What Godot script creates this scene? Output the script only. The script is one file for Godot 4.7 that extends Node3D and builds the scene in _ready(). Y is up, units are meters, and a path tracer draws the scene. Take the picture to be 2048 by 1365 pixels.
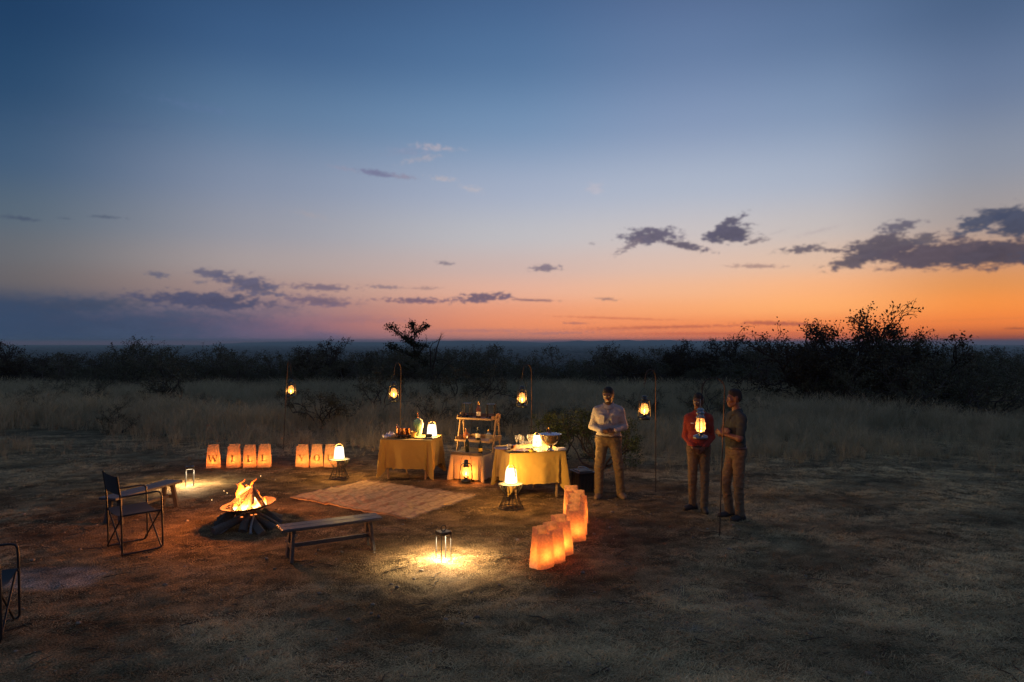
extends Node3D
# A bush camp at dusk: bar tables, lanterns, a fire bowl, paper bag lights and three men, tall dry grass and thorn scrub behind.
# Units are metres, y up, the camera looks along -z.

var rng := RandomNumberGenerator.new()
var M := {}
var taken := {}
var bumps := FastNoiseLite.new()
var patches := FastNoiseLite.new()
var fine := FastNoiseLite.new()
var env: Environment


func _ready() -> void:
	rng.seed = 20240611
	setup_noise()
	camera_and_sky()
	make_materials()
	build_ground()
	build_far_land()
	build_scrub()
	build_grass()
	build_litter()
	build_rug()
	build_tables()
	build_shelf()
	build_lanterns()
	build_bags()
	build_fire()
	build_seats()
	build_people()


func camera_and_sky() -> void:
	var cam := Camera3D.new()
	cam.name = "camera"
	cam.position = Vector3(0, 2.52, 0)
	cam.fov = 51.98
	cam.near = 0.1
	cam.far = 30000.0
	cam.current = true
	add_child(cam)
	env = Environment.new()
	env.background_mode = Environment.BG_SKY
	env.tonemap_mode = Environment.TONE_MAPPER_LINEAR
	env.tonemap_exposure = 1.0
	env.background_energy_multiplier = 1.0
	env.sdfgi_enabled = true
	env.ssao_enabled = true
	env.ssil_enabled = true
	env.fog_enabled = true
	env.fog_density = 0.00017
	env.fog_light_color = Color(0.88, 0.98, 0.96)
	var sky := Sky.new()
	var pan := PanoramaSkyMaterial.new()
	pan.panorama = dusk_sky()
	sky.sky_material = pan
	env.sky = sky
	var we := WorldEnvironment.new()
	we.name = "world_environment"
	we.environment = env
	add_child(we)


func setup_noise() -> void:
	bumps.seed = 5
	bumps.frequency = 1.0
	bumps.fractal_octaves = 4
	patches.seed = 11
	patches.frequency = 0.35
	patches.fractal_octaves = 4
	fine.seed = 23
	fine.frequency = 1.0
	fine.fractal_octaves = 3


# ---------------------------------------------------------------- sky: the air after sunset, and its clouds

func srgb_lin(c: Array) -> Vector3:
	var k := Color(c[0] / 255.0, c[1] / 255.0, c[2] / 255.0).srgb_to_linear()
	return Vector3(k.r, k.g, k.b)


func dusk_sky() -> ImageTexture:
	var els := [0.0, 1.2, 2.5, 4.0, 6.0, 8.5, 12.0, 17.0, 22.0, 28.0, 45.0, 90.0]
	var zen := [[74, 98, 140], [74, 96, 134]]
	var away := [[74, 76, 104], [84, 78, 102], [98, 84, 104], [106, 92, 108], [100, 94, 114], [90, 94, 118], [80, 92, 122], [72, 93, 122], [68, 92, 126], [66, 94, 134]]
	var cols := [
		[-180.0, away], [-110.0, away],
		[-60.0, [[54, 66, 100], [52, 64, 96], [60, 68, 96], [80, 82, 100], [84, 86, 104], [78, 88, 110], [68, 86, 116], [50, 80, 114], [44, 76, 112], [48, 80, 120]]],
		[-36.0, [[60, 78, 108], [56, 74, 102], [66, 76, 98], [102, 98, 102], [102, 105, 112], [86, 103, 120], [62, 92, 124], [36, 74, 112], [24, 62, 102], [32, 66, 108]]],
		[-20.0, [[108, 96, 122], [125, 100, 120], [140, 117, 125], [168, 140, 134], [168, 154, 153], [150, 151, 163], [128, 142, 168], [88, 121, 158], [56, 94, 138], [44, 76, 118]]],
		[0.0, [[190, 124, 114], [232, 142, 104], [232, 154, 120], [228, 174, 150], [205, 178, 170], [188, 185, 190], [160, 172, 196], [112, 144, 182], [78, 116, 160], [60, 94, 140]]],
		[14.0, [[214, 116, 88], [244, 142, 90], [249, 168, 114], [242, 182, 142], [222, 188, 170], [200, 190, 190], [170, 180, 200], [128, 150, 186], [96, 124, 166], [74, 100, 144]]],
		[24.0, [[216, 106, 70], [246, 138, 78], [255, 172, 106], [248, 178, 126], [222, 185, 160], [196, 185, 182], [165, 175, 195], [124, 147, 181], [90, 118, 158], [68, 94, 136]]],
		[34.0, [[160, 76, 52], [238, 128, 62], [246, 146, 70], [224, 148, 88], [194, 152, 126], [164, 152, 150], [138, 146, 164], [102, 123, 157], [72, 99, 137], [58, 84, 124]]],
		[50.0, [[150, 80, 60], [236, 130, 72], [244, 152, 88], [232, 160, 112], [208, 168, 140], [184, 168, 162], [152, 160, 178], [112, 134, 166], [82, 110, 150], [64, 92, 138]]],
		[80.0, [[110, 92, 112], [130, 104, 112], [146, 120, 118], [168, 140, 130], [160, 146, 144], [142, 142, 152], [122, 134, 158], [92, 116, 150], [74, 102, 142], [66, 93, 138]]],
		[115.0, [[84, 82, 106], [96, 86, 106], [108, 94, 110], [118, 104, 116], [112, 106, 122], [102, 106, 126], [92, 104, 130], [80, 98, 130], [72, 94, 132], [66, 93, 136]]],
		[150.0, away], [180.0, away],
	]
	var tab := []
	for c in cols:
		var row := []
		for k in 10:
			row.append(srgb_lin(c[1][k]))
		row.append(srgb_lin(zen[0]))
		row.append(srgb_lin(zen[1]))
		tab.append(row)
	var w := 1024
	var h := 512
	var base := Image.create(w, h, false, Image.FORMAT_RGBF)
	for y in h:
		var el := 90.0 - (y + 0.5) / h * 180.0
		var e := maxf(el, 0.0)
		var i := 0
		while i < els.size() - 2 and els[i + 1] < e:
			i += 1
		var t: float = (e - els[i]) / (els[i + 1] - els[i])
		var lane := []
		for row in tab:
			lane.append(smooth4(row, i, t))
		var j := 0
		for x in w:
			var az := (x + 0.5) / w * 360.0 - 180.0
			while j < cols.size() - 2 and cols[j + 1][0] < az:
				j += 1
			var u: float = (az - cols[j][0]) / (cols[j + 1][0] - cols[j][0])
			var p: Vector3 = smooth4(lane, j, u)
			# higher up the colours are greyed a little; all are slightly brightened
			p = p.lerp(Vector3.ONE * (p.x * 0.3 + p.y * 0.6 + p.z * 0.1), 0.14 * smoothstep(4.0, 11.0, e)) * 1.04
			base.set_pixel(x, y, Color(maxf(p.x, 0.002), maxf(p.y, 0.002), maxf(p.z, 0.002)))
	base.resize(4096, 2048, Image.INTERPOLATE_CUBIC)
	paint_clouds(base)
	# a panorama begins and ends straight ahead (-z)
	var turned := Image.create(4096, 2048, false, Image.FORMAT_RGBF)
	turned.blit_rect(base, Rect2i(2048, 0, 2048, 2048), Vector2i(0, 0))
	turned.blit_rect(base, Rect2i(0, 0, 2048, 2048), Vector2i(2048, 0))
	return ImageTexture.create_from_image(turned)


func smooth4(a: Array, i: int, t: float) -> Vector3:
	var p0: Vector3 = a[maxi(i - 1, 0)]
	var p1: Vector3 = a[i]
	var p2: Vector3 = a[mini(i + 1, a.size() - 1)]
	var p3: Vector3 = a[mini(i + 2, a.size() - 1)]
	var s := (p2 - p0) * 0.35
	var e := (p3 - p1) * 0.35
	var t2 := t * t
	var t3 := t2 * t
	return p1 * (2 * t3 - 3 * t2 + 1) + s * (t3 - 2 * t2 + t) + p2 * (-2 * t3 + 3 * t2) + e * (t3 - t2)


func paint_clouds(im: Image) -> void:
	var f := FastNoiseLite.new()
	f.seed = 77
	f.frequency = 1.0
	f.fractal_octaves = 5
	f.fractal_gain = 0.55
	# azimuth, elevation, half width, half height (degrees), tilt (degrees, up to the right), colour, opacity, roughness of outline, softness
	var list := CLOUDS
	for c in list:
		var az0: float = c[0]
		var el0: float = c[1]
		var rx: float = c[2] * 1.1
		var ry: float = c[3] * 1.12
		var tilt := deg_to_rad(c[4])
		var col := srgb_lin([c[5], c[6], c[7]])
		var opa: float = c[8]
		var rag: float = c[9]
		var soft: float = c[10]
		var wx := rx * 1.7 + ry
		var wy := ry * 2.0 + absf(sin(tilt)) * rx * 1.6
		var x0 := int((az0 - wx + 180.0) / 360.0 * 4096)
		var x1 := int((az0 + wx + 180.0) / 360.0 * 4096)
		var y0 := int((90.0 - el0 - wy) / 180.0 * 2048)
		var y1 := mini(int((90.0 - el0 + wy) / 180.0 * 2048), 1026)
		var ct := cos(tilt)
		var sn := sin(tilt)
		var fs := 1.0 / maxf(ry, 0.25)
		for y in range(y0, y1):
			var el := 90.0 - (y + 0.5) / 2048.0 * 180.0
			for xx in range(x0, x1):
				var az := (xx + 0.5) / 4096.0 * 360.0 - 180.0
				var dx := az - az0
				var dy := el - el0
				var qx := (dx * ct + dy * sn)
				var qy := (dy * ct - dx * sn)
				var nz := f.get_noise_3d(az * 0.55 * fs + c[0] * 3.1, el * 1.5 * fs, c[1]) + 0.5 * f.get_noise_3d(az * 1.9, el * 4.2, 9.0)
				# a cloud's foot is flatter than its head
				var ky := 1.25 if qy < 0.0 else 0.95
				var d := 1.0 - sqrt((qx / rx) * (qx / rx) + (qy * ky / ry) * (qy * ky / ry)) + nz * rag
				if d <= 0.0:
					continue
				var a := clampf(d / (soft * 1.15), 0.0, 1.0)
				a = a * a * (3.0 - 2.0 * a) * opa
				var x := posmod(xx, 4096)
				var o := im.get_pixel(x, y)
				var lump := 1.0 + 0.22 * nz
				im.set_pixel(x, y, Color(lerpf(o.r, col.x * lump, a), lerpf(o.g, col.y * lump, a), lerpf(o.b, col.z * lump, a)))


const CLOUDS := [
	[-28.94, 0.98, 10.66, 2.01, 0, 58, 74, 100, 0.80, 0.50, 0.80],
	[-21.23, 1.24, 6.76, 1.53, -2, 84, 86, 110, 0.45, 0.60, 0.90],
	[-31.68, 2.45, 6.22, 0.70, 3, 56, 70, 94, 0.60, 0.70, 0.80],
	[-35.10, 1.09, 5.75, 2.14, 0, 50, 68, 96, 0.60, 0.50, 0.80],
	[-23.34, 2.95, 5.18, 0.75, -2, 72, 76, 104, 0.90, 0.70, 0.50],
	[-26.92, 4.82, 0.85, 0.26, -7, 98, 98, 118, 0.85, 0.70, 0.60],
	[-24.02, 4.35, 0.55, 0.15, -5, 110, 106, 122, 0.70, 0.70, 0.60],
	[-23.16, 5.01, 1.90, 0.41, -6, 98, 96, 118, 0.90, 0.70, 0.50],
	[-20.52, 4.23, 2.69, 0.77, -13, 94, 92, 116, 0.95, 0.70, 0.50],
	[-15.34, 4.20, 2.74, 0.36, -2, 118, 104, 120, 0.90, 0.70, 0.60],
	[-15.34, 3.13, 3.04, 0.55, -3, 108, 94, 116, 0.85, 0.70, 0.60],
	[-18.34, 2.43, 2.21, 0.85, -6, 112, 98, 116, 0.50, 0.80, 0.90],
	[-7.89, 3.26, 3.41, 0.28, 0, 112, 92, 112, 0.90, 0.80, 0.60],
	[-2.41, 3.49, 2.37, 0.49, 4, 112, 94, 112, 0.95, 0.80, 0.50],
	[1.68, 3.33, 2.37, 0.13, -2, 130, 100, 108, 0.85, 0.60, 0.60],
	[-10.28, 4.32, 1.78, 0.20, -3, 132, 116, 126, 0.80, 0.80, 0.70],
	[-7.08, 4.28, 1.41, 0.16, 0, 150, 124, 126, 0.70, 0.80, 0.70],
	[7.77, 3.38, 0.96, 0.14, -3, 140, 112, 112, 0.80, 0.80, 0.70],
	[2.70, 5.89, 1.39, 0.33, 2, 126, 114, 128, 0.90, 0.70, 0.50],
	[-5.47, 6.31, 0.73, 0.18, -4, 132, 122, 132, 0.85, 0.80, 0.60],
	[6.56, 7.86, 0.36, 0.12, 0, 150, 140, 148, 0.70, 0.80, 0.70],
	[11.15, 8.31, 2.44, 0.80, 2, 98, 92, 112, 0.95, 0.70, 0.45],
	[9.65, 7.64, 1.43, 0.36, 28, 120, 108, 120, 0.80, 0.80, 0.60],
	[13.80, 7.53, 2.24, 0.36, -14, 100, 92, 108, 0.95, 0.60, 0.50],
	[17.37, 8.24, 2.01, 0.78, 4, 88, 84, 104, 0.97, 0.60, 0.40],
	[17.22, 9.17, 1.42, 0.39, 25, 92, 88, 108, 0.95, 0.70, 0.50],
	[19.22, 7.66, 0.95, 0.23, 13, 112, 102, 112, 0.80, 0.80, 0.60],
	[22.54, 6.87, 1.82, 0.34, 3, 100, 92, 104, 0.92, 0.70, 0.50],
	[24.77, 6.68, 1.52, 0.19, -4, 104, 94, 104, 0.90, 0.80, 0.60],
	[29.00, 8.09, 1.38, 0.50, 5, 98, 94, 110, 0.92, 0.80, 0.50],
	[28.05, 6.63, 2.71, 0.94, 7, 92, 84, 96, 0.97, 0.60, 0.40],
	[26.43, 5.93, 2.30, 0.73, 14, 92, 84, 96, 0.95, 0.70, 0.50],
	[31.74, 5.91, 4.14, 1.11, 2, 90, 80, 92, 0.98, 0.60, 0.35],
	[35.16, 5.75, 3.01, 1.14, 3, 84, 76, 88, 0.98, 0.60, 0.35],
	[34.19, 8.15, 2.24, 0.68, 18, 74, 80, 102, 0.95, 0.70, 0.40],
	[35.83, 7.50, 1.61, 1.33, 8, 70, 76, 98, 0.96, 0.60, 0.40],
	[30.54, 7.10, 1.21, 0.49, 9, 92, 86, 98, 0.90, 0.80, 0.50],
	[38.31, 5.84, 2.27, 1.28, 0, 74, 74, 92, 0.95, 0.60, 0.40],
	[41.44, 6.49, 2.76, 1.04, 6, 66, 68, 88, 0.90, 0.70, 0.50],
	[19.14, 5.76, 2.26, 0.19, -3, 164, 134, 128, 0.80, 0.80, 0.60],
	[23.75, 8.20, 2.06, 0.22, 13, 178, 164, 166, 0.45, 0.90, 0.90],
	[20.95, 8.33, 1.07, 0.11, 15, 178, 166, 168, 0.40, 0.90, 0.90],
	[-10.99, 13.24, 1.81, 0.32, -8, 116, 118, 148, 0.90, 0.70, 0.70],
	[-8.85, 13.05, 1.28, 0.24, -6, 140, 132, 152, 0.70, 0.80, 0.80],
	[-13.42, 13.46, 1.55, 0.20, -8, 150, 145, 165, 0.50, 0.80, 0.90],
	[-6.28, 15.35, 2.22, 0.33, -4, 186, 172, 178, 0.60, 0.80, 0.90],
	[-8.49, 14.93, 2.40, 0.49, 4, 140, 146, 172, 0.50, 0.90, 0.90],
	[-7.29, 14.48, 1.81, 0.32, 12, 182, 168, 172, 0.40, 0.90, 0.90],
	[-5.67, 12.99, 1.22, 0.24, -6, 196, 180, 178, 0.55, 0.80, 0.90],
	[-3.23, 12.17, 1.22, 0.33, -10, 198, 184, 182, 0.40, 0.90, 0.90],
	[6.76, 12.19, 1.05, 0.57, 5, 190, 182, 190, 0.45, 0.90, 0.90],
	[-16.10, 9.83, 1.89, 0.24, -10, 170, 158, 160, 0.35, 0.90, 0.90],
	[-35.10, 8.16, 1.37, 0.17, -2, 66, 76, 100, 0.70, 0.80, 0.80],
	[-32.56, 8.41, 0.52, 0.10, 0, 74, 84, 104, 0.60, 0.80, 0.80],
	[-30.17, 8.72, 1.47, 0.14, 0, 78, 88, 108, 0.70, 0.80, 0.80],
	[20.95, 1.32, 3.93, 0.21, -2, 186, 100, 76, 0.95, 0.60, 0.60],
	[12.33, 1.10, 8.98, 0.17, 1, 190, 102, 78, 0.85, 0.60, 0.80],
	[8.37, 1.84, 6.41, 0.13, -2, 206, 116, 84, 0.75, 0.60, 0.80],
	[5.14, 1.45, 1.38, 0.11, -2, 160, 104, 104, 0.80, 0.60, 0.70],
	[16.17, 0.57, 9.82, 0.16, 0, 200, 98, 72, 0.70, 0.60, 0.90],
	[25.77, 0.39, 9.96, 0.15, 0, 212, 108, 70, 0.45, 0.60, 0.90],
	[7.17, 0.87, 5.64, 0.12, 0, 196, 116, 100, 0.50, 0.70, 0.90],
	[3.52, 0.63, 4.48, 0.14, 1, 150, 108, 120, 0.60, 0.70, 0.80],
	[-2.62, 0.84, 6.13, 0.20, 0, 160, 112, 120, 0.55, 0.60, 0.90],
	[35.75, 0.85, 0.92, 0.08, 0, 150, 76, 54, 0.85, 0.50, 0.70],
	[33.48, 1.45, 5.69, 0.14, 2, 226, 128, 66, 0.40, 0.70, 0.90],
	[-13.03, 1.69, 6.60, 0.48, 0, 150, 112, 122, 0.45, 0.60, 0.90],
	[-15.03, 0.26, 2.29, 0.55, 0, 104, 96, 124, 0.55, 0.35, 0.60],
	[-13.42, -0.06, 3.48, 0.32, 0, 110, 98, 124, 0.50, 0.40, 0.70],
	[-30.48, 14.91, 4.86, 0.35, 4, 70, 92, 130, 0.20, 0.90, 0.90],
	[-24.02, 16.96, 4.10, 0.37, -4, 96, 116, 156, 0.25, 0.90, 0.90],
	[112.55, 2.27, 1.91, 0.27, 3, 62, 66, 90, 0.62, 0.70, 0.55],
	[-47.64, 11.37, 2.75, 0.43, -6, 62, 66, 90, 0.59, 0.70, 0.55],
	[-64.22, 16.52, 2.37, 0.58, 5, 62, 66, 90, 0.79, 0.70, 0.55],
	[-83.52, 3.56, 4.52, 0.78, -4, 62, 66, 90, 0.69, 0.70, 0.55],
	[73.68, 17.58, 1.53, 0.56, 6, 78, 70, 84, 0.62, 0.70, 0.55],
	[-107.22, 9.63, 3.44, 0.42, -2, 62, 66, 90, 0.83, 0.70, 0.55],
	[61.46, 13.27, 3.83, 0.93, 6, 78, 70, 84, 0.56, 0.70, 0.55],
	[-131.45, 18.44, 2.74, 0.62, 7, 62, 66, 90, 0.63, 0.70, 0.55],
	[-161.99, 8.28, 4.69, 0.54, 4, 62, 66, 90, 0.84, 0.70, 0.55],
	[82.37, 8.51, 1.69, 0.98, 10, 78, 70, 84, 0.88, 0.70, 0.55],
	[-115.26, 2.33, 2.95, 0.41, 5, 62, 66, 90, 0.84, 0.70, 0.55],
	[-79.58, 6.60, 5.52, 0.56, -3, 62, 66, 90, 0.74, 0.70, 0.55],
	[92.11, 8.54, 2.26, 1.07, -1, 62, 66, 90, 0.62, 0.70, 0.55],
	[75.73, 8.86, 2.01, 0.32, 7, 78, 70, 84, 0.74, 0.70, 0.55],
	[-52.79, 6.05, 2.95, 0.29, 9, 62, 66, 90, 0.62, 0.70, 0.55],
	[-45.82, 6.39, 2.59, 0.68, -7, 62, 66, 90, 0.67, 0.70, 0.55],
	[115.88, 16.96, 2.34, 0.29, -3, 62, 66, 90, 0.71, 0.70, 0.55],
	[-105.34, 6.71, 1.73, 1.22, 3, 62, 66, 90, 0.90, 0.70, 0.55],
	[156.78, 8.26, 3.72, 0.35, -4, 62, 66, 90, 0.85, 0.70, 0.55],
	[-71.56, 8.06, 5.10, 0.92, 8, 62, 66, 90, 0.71, 0.70, 0.55],
	[-136.50, 6.83, 5.80, 0.33, 11, 62, 66, 90, 0.88, 0.70, 0.55],
	[-132.89, 1.83, 4.95, 0.53, 9, 62, 66, 90, 0.85, 0.70, 0.55],
	[-127.72, 10.50, 5.67, 0.48, -8, 62, 66, 90, 0.87, 0.70, 0.55],
	[53.47, 4.09, 5.45, 0.83, 10, 78, 70, 84, 0.58, 0.70, 0.55],
	[-132.06, 18.05, 5.62, 0.71, -6, 62, 66, 90, 0.78, 0.70, 0.55],
	[79.92, 5.71, 1.69, 0.33, 10, 78, 70, 84, 0.86, 0.70, 0.55],
	[128.69, 3.35, 3.22, 1.08, -2, 62, 66, 90, 0.59, 0.70, 0.55],
	[178.96, 8.75, 5.62, 1.09, -1, 62, 66, 90, 0.90, 0.70, 0.55],
	[160.21, 6.83, 4.37, 1.23, 2, 62, 66, 90, 0.55, 0.70, 0.55],
	[-162.05, 4.29, 2.97, 1.15, -3, 62, 66, 90, 0.89, 0.70, 0.55],
	[51.29, 2.77, 3.95, 0.76, 6, 78, 70, 84, 0.69, 0.70, 0.55],
	[70.06, 17.26, 2.53, 0.44, 9, 78, 70, 84, 0.50, 0.70, 0.55],
	[64.02, 11.79, 5.02, 0.85, 11, 78, 70, 84, 0.70, 0.70, 0.55],
	[166.80, 9.05, 4.97, 0.63, 5, 62, 66, 90, 0.55, 0.70, 0.55],
	[71.88, 2.58, 2.78, 1.24, -4, 78, 70, 84, 0.82, 0.70, 0.55],
	[-131.13, 8.12, 2.98, 0.64, -5, 62, 66, 90, 0.85, 0.70, 0.55],
	[-150.00, 5.43, 5.10, 1.10, 11, 62, 66, 90, 0.56, 0.70, 0.55],
	[-155.20, 5.21, 4.92, 1.27, -6, 62, 66, 90, 0.76, 0.70, 0.55],
	[-131.02, 13.12, 5.34, 0.97, 10, 62, 66, 90, 0.59, 0.70, 0.55],
	[179.81, 8.62, 3.92, 0.81, 1, 62, 66, 90, 0.82, 0.70, 0.55],
	[-175.83, 7.64, 3.35, 0.26, -4, 62, 66, 90, 0.72, 0.70, 0.55],
	[-126.28, 8.56, 4.30, 0.41, -7, 62, 66, 90, 0.89, 0.70, 0.55],
	[-48.23, 12.87, 5.60, 1.04, 2, 62, 66, 90, 0.76, 0.70, 0.55],
	[176.36, 6.03, 1.81, 0.39, -7, 62, 66, 90, 0.66, 0.70, 0.55],
	[-155.82, 14.83, 1.58, 0.51, 7, 62, 66, 90, 0.58, 0.70, 0.55],
	[-58.45, 6.87, 4.24, 0.91, -5, 62, 66, 90, 0.56, 0.70, 0.55],
]

# ---------------------------------------------------------------- mesh tools

class MB:
	var v := PackedVector3Array()
	var n := PackedVector3Array()
	var uv := PackedVector2Array()
	var c := PackedColorArray()
	var tint := Color.WHITE

	func tri(a: Vector3, b: Vector3, d: Vector3, na: Vector3, nb: Vector3, nd: Vector3, ua := Vector2.ZERO, ub := Vector2.ZERO, ud := Vector2.ZERO) -> void:
		if (b - a).cross(d - a).dot(na + nb + nd) > 0.0:
			v.append(a); v.append(d); v.append(b)
			n.append(na); n.append(nd); n.append(nb)
			uv.append(ua); uv.append(ud); uv.append(ub)
		else:
			v.append(a); v.append(b); v.append(d)
			n.append(na); n.append(nb); n.append(nd)
			uv.append(ua); uv.append(ub); uv.append(ud)
		c.append(tint); c.append(tint); c.append(tint)

	func flat(a: Vector3, b: Vector3, d: Vector3, nn: Vector3) -> void:
		tri(a, b, d, nn, nn, nn)

	func quad(a: Vector3, b: Vector3, d: Vector3, e: Vector3, nn: Vector3) -> void:
		tri(a, b, d, nn, nn, nn)
		tri(a, d, e, nn, nn, nn)

	# a box with chamfered edges
	func box(xf: Transform3D, size: Vector3, bev := 0.004) -> void:
		var h := size * 0.5
		var b := minf(bev, minf(h.x, minf(h.y, h.z)) * 0.45)
		var ax := [0, 1, 2]
		for k in 3:
			var i: int = ax[(k + 1) % 3]
			var j: int = ax[(k + 2) % 3]
			for s in [-1.0, 1.0]:
				var nn := Vector3.ZERO
				nn[k] = s
				var p := []
				for q in [[-1, -1], [1, -1], [1, 1], [-1, 1]]:
					var o := Vector3.ZERO
					o[k] = s * h[k]
					o[i] = q[0] * (h[i] - b)
					o[j] = q[1] * (h[j] - b)
					p.append(xf * o)
				quad(p[0], p[1], p[2], p[3], (xf.basis * nn).normalized())
			for s in [-1.0, 1.0]:
				for t in [-1.0, 1.0]:
					var p := []
					for e in [-1.0, 1.0]:
						var o := Vector3.ZERO
						o[k] = e * (h[k] - b)
						o[i] = s * h[i]
						o[j] = t * (h[j] - b)
						var o2 := o
						o2[i] = s * (h[i] - b)
						o2[j] = t * h[j]
						p.append(xf * o)
						p.append(xf * o2)
					var nn := Vector3.ZERO
					nn[i] = s
					nn[j] = t
					quad(p[0], p[1], p[3], p[2], (xf.basis * nn).normalized())
		for sx in [-1.0, 1.0]:
			for sy in [-1.0, 1.0]:
				for sz in [-1.0, 1.0]:
					var a := Vector3(sx * h.x, sy * (h.y - b), sz * (h.z - b))
					var d := Vector3(sx * (h.x - b), sy * h.y, sz * (h.z - b))
					var e := Vector3(sx * (h.x - b), sy * (h.y - b), sz * h.z)
					flat(xf * a, xf * d, xf * e, (xf.basis * Vector3(sx, sy, sz)).normalized())

	func beam(a: Vector3, b: Vector3, w: float, t: float, up := Vector3.UP, bev := 0.003) -> void:
		var z := (b - a).normalized()
		if absf(z.dot(up)) > 0.98:
			up = Vector3.RIGHT
		var x := up.cross(z).normalized()
		var y := z.cross(x)
		box(Transform3D(Basis(x, y, z), (a + b) * 0.5), Vector3(w, t, a.distance_to(b)), bev)

	func tube(p: Array, r, sides := 8, caps := true) -> void:
		var k := p.size()
		var rings := []
		var nrm := []
		var d0: Vector3 = (p[1] - p[0]).normalized()
		var side := d0.cross(Vector3.UP)
		if side.length() < 0.05:
			side = d0.cross(Vector3.RIGHT)
		side = side.normalized()
		for i in k:
			var d: Vector3 = (p[mini(i + 1, k - 1)] - p[maxi(i - 1, 0)]).normalized()
			side = (side - d * side.dot(d)).normalized()
			var up := d.cross(side)
			var ri: float = r if not (r is Array) else r[i]
			var ring := PackedVector3Array()
			var rn := PackedVector3Array()
			for s in sides:
				var a := TAU * s / sides
				var o := side * cos(a) + up * sin(a)
				ring.append(p[i] + o * ri)
				rn.append(o)
			rings.append(ring)
			nrm.append(rn)
		for i in k - 1:
			for s in sides:
				var s2 := (s + 1) % sides
				var u0 := float(s) / sides
				var u1 := float(s + 1) / sides
				var v0 := float(i) / (k - 1)
				var v1 := float(i + 1) / (k - 1)
				tri(rings[i][s], rings[i][s2], rings[i + 1][s2], nrm[i][s], nrm[i][s2], nrm[i + 1][s2], Vector2(u0, v0), Vector2(u1, v0), Vector2(u1, v1))
				tri(rings[i][s], rings[i + 1][s2], rings[i + 1][s], nrm[i][s], nrm[i + 1][s2], nrm[i + 1][s], Vector2(u0, v0), Vector2(u1, v1), Vector2(u0, v1))
		if caps:
			for e in [0, k - 1]:
				var nn: Vector3 = (p[0] - p[1]).normalized() if e == 0 else (p[k - 1] - p[k - 2]).normalized()
				for s in sides:
					flat(p[e], rings[e][s], rings[e][(s + 1) % sides], nn)

	func ring(center: Vector3, radius: float, r: float, sides := 6, seg := 28, squash := 1.0, nrm := Vector3.UP) -> void:
		var x := nrm.cross(Vector3.FORWARD).normalized() if absf(nrm.dot(Vector3.FORWARD)) < 0.9 else Vector3.RIGHT
		var z := x.cross(nrm).normalized()
		var p := []
		for i in seg + 1:
			var a := TAU * i / seg
			p.append(center + x * cos(a) * radius + z * sin(a) * radius * squash)
		tube(p, r, sides, false)

	# turned on an axis through o; profile runs along the outside (Vector2(radius, height))
	func lathe(prof: Array, seg := 20, o := Vector3.ZERO, squash := 1.0, xf := Transform3D()) -> void:
		var k := prof.size()
		var sn := []
		for i in k - 1:
			var d: Vector2 = prof[i + 1] - prof[i]
			sn.append(Vector2(d.y, -d.x).normalized())
		var total := 0.0
		for i in k - 1:
			var a: Vector2 = prof[i]
			var b: Vector2 = prof[i + 1]
			var na: Vector2 = sn[i]
			var nb: Vector2 = sn[i]
			if i > 0 and sn[i].dot(sn[i - 1]) > 0.55:
				na = (sn[i] + sn[i - 1]).normalized()
			if i < k - 2 and sn[i].dot(sn[i + 1]) > 0.55:
				nb = (sn[i] + sn[i + 1]).normalized()
			for s in seg:
				var a0 := TAU * s / seg
				var a1 := TAU * (s + 1) / seg
				var c0 := Vector3(cos(a0), 0, sin(a0) * squash)
				var c1 := Vector3(cos(a1), 0, sin(a1) * squash)
				var p := [o + c0 * a.x + Vector3(0, a.y, 0), o + c1 * a.x + Vector3(0, a.y, 0), o + c1 * b.x + Vector3(0, b.y, 0), o + c0 * b.x + Vector3(0, b.y, 0)]
				var q := [c0 * na.x + Vector3(0, na.y, 0), c1 * na.x + Vector3(0, na.y, 0), c1 * nb.x + Vector3(0, nb.y, 0), c0 * nb.x + Vector3(0, nb.y, 0)]
				for t in 4:
					p[t] = xf * p[t]
					q[t] = (xf.basis * q[t]).normalized()
				var u0 := float(s) / seg
				var u1 := float(s + 1) / seg
				var w0 := float(i) / (k - 1)
				var w1 := float(i + 1) / (k - 1)
				if a.x > 1e-5:
					tri(p[0], p[1], p[2], q[0], q[1], q[2], Vector2(u0, w0), Vector2(u1, w0), Vector2(u1, w1))
				if b.x > 1e-5:
					tri(p[0], p[2], p[3], q[0], q[2], q[3], Vector2(u0, w0), Vector2(u1, w1), Vector2(u0, w1))

	# rows of points; normals from the grid, turned towards «out»
	func sheet(rows: Array, closed := false, flip := false) -> void:
		var nr := rows.size()
		var nc: int = rows[0].size()
		var nn := []
		for i in nr:
			var line := PackedVector3Array()
			for j in nc:
				var jl := (j - 1 + nc) % nc if closed else maxi(j - 1, 0)
				var jr := (j + 1) % nc if closed else mini(j + 1, nc - 1)
				var du: Vector3 = rows[i][jr] - rows[i][jl]
				var dv: Vector3 = rows[mini(i + 1, nr - 1)][j] - rows[maxi(i - 1, 0)][j]
				var q := du.cross(dv)
				if flip:
					q = -q
				line.append(q.normalized() if q.length() > 1e-12 else Vector3.UP)
			nn.append(line)
		for i in nr - 1:
			for j in (nc if closed else nc - 1):
				var j2 := (j + 1) % nc
				var a := Vector2(float(j) / nc, float(i) / (nr - 1))
				var b := Vector2(float(j + 1) / nc, float(i + 1) / (nr - 1))
				tri(rows[i][j], rows[i][j2], rows[i + 1][j2], nn[i][j], nn[i][j2], nn[i + 1][j2], a, Vector2(b.x, a.y), b)
				tri(rows[i][j], rows[i + 1][j2], rows[i + 1][j], nn[i][j], nn[i + 1][j2], nn[i + 1][j], a, b, Vector2(a.x, b.y))

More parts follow.
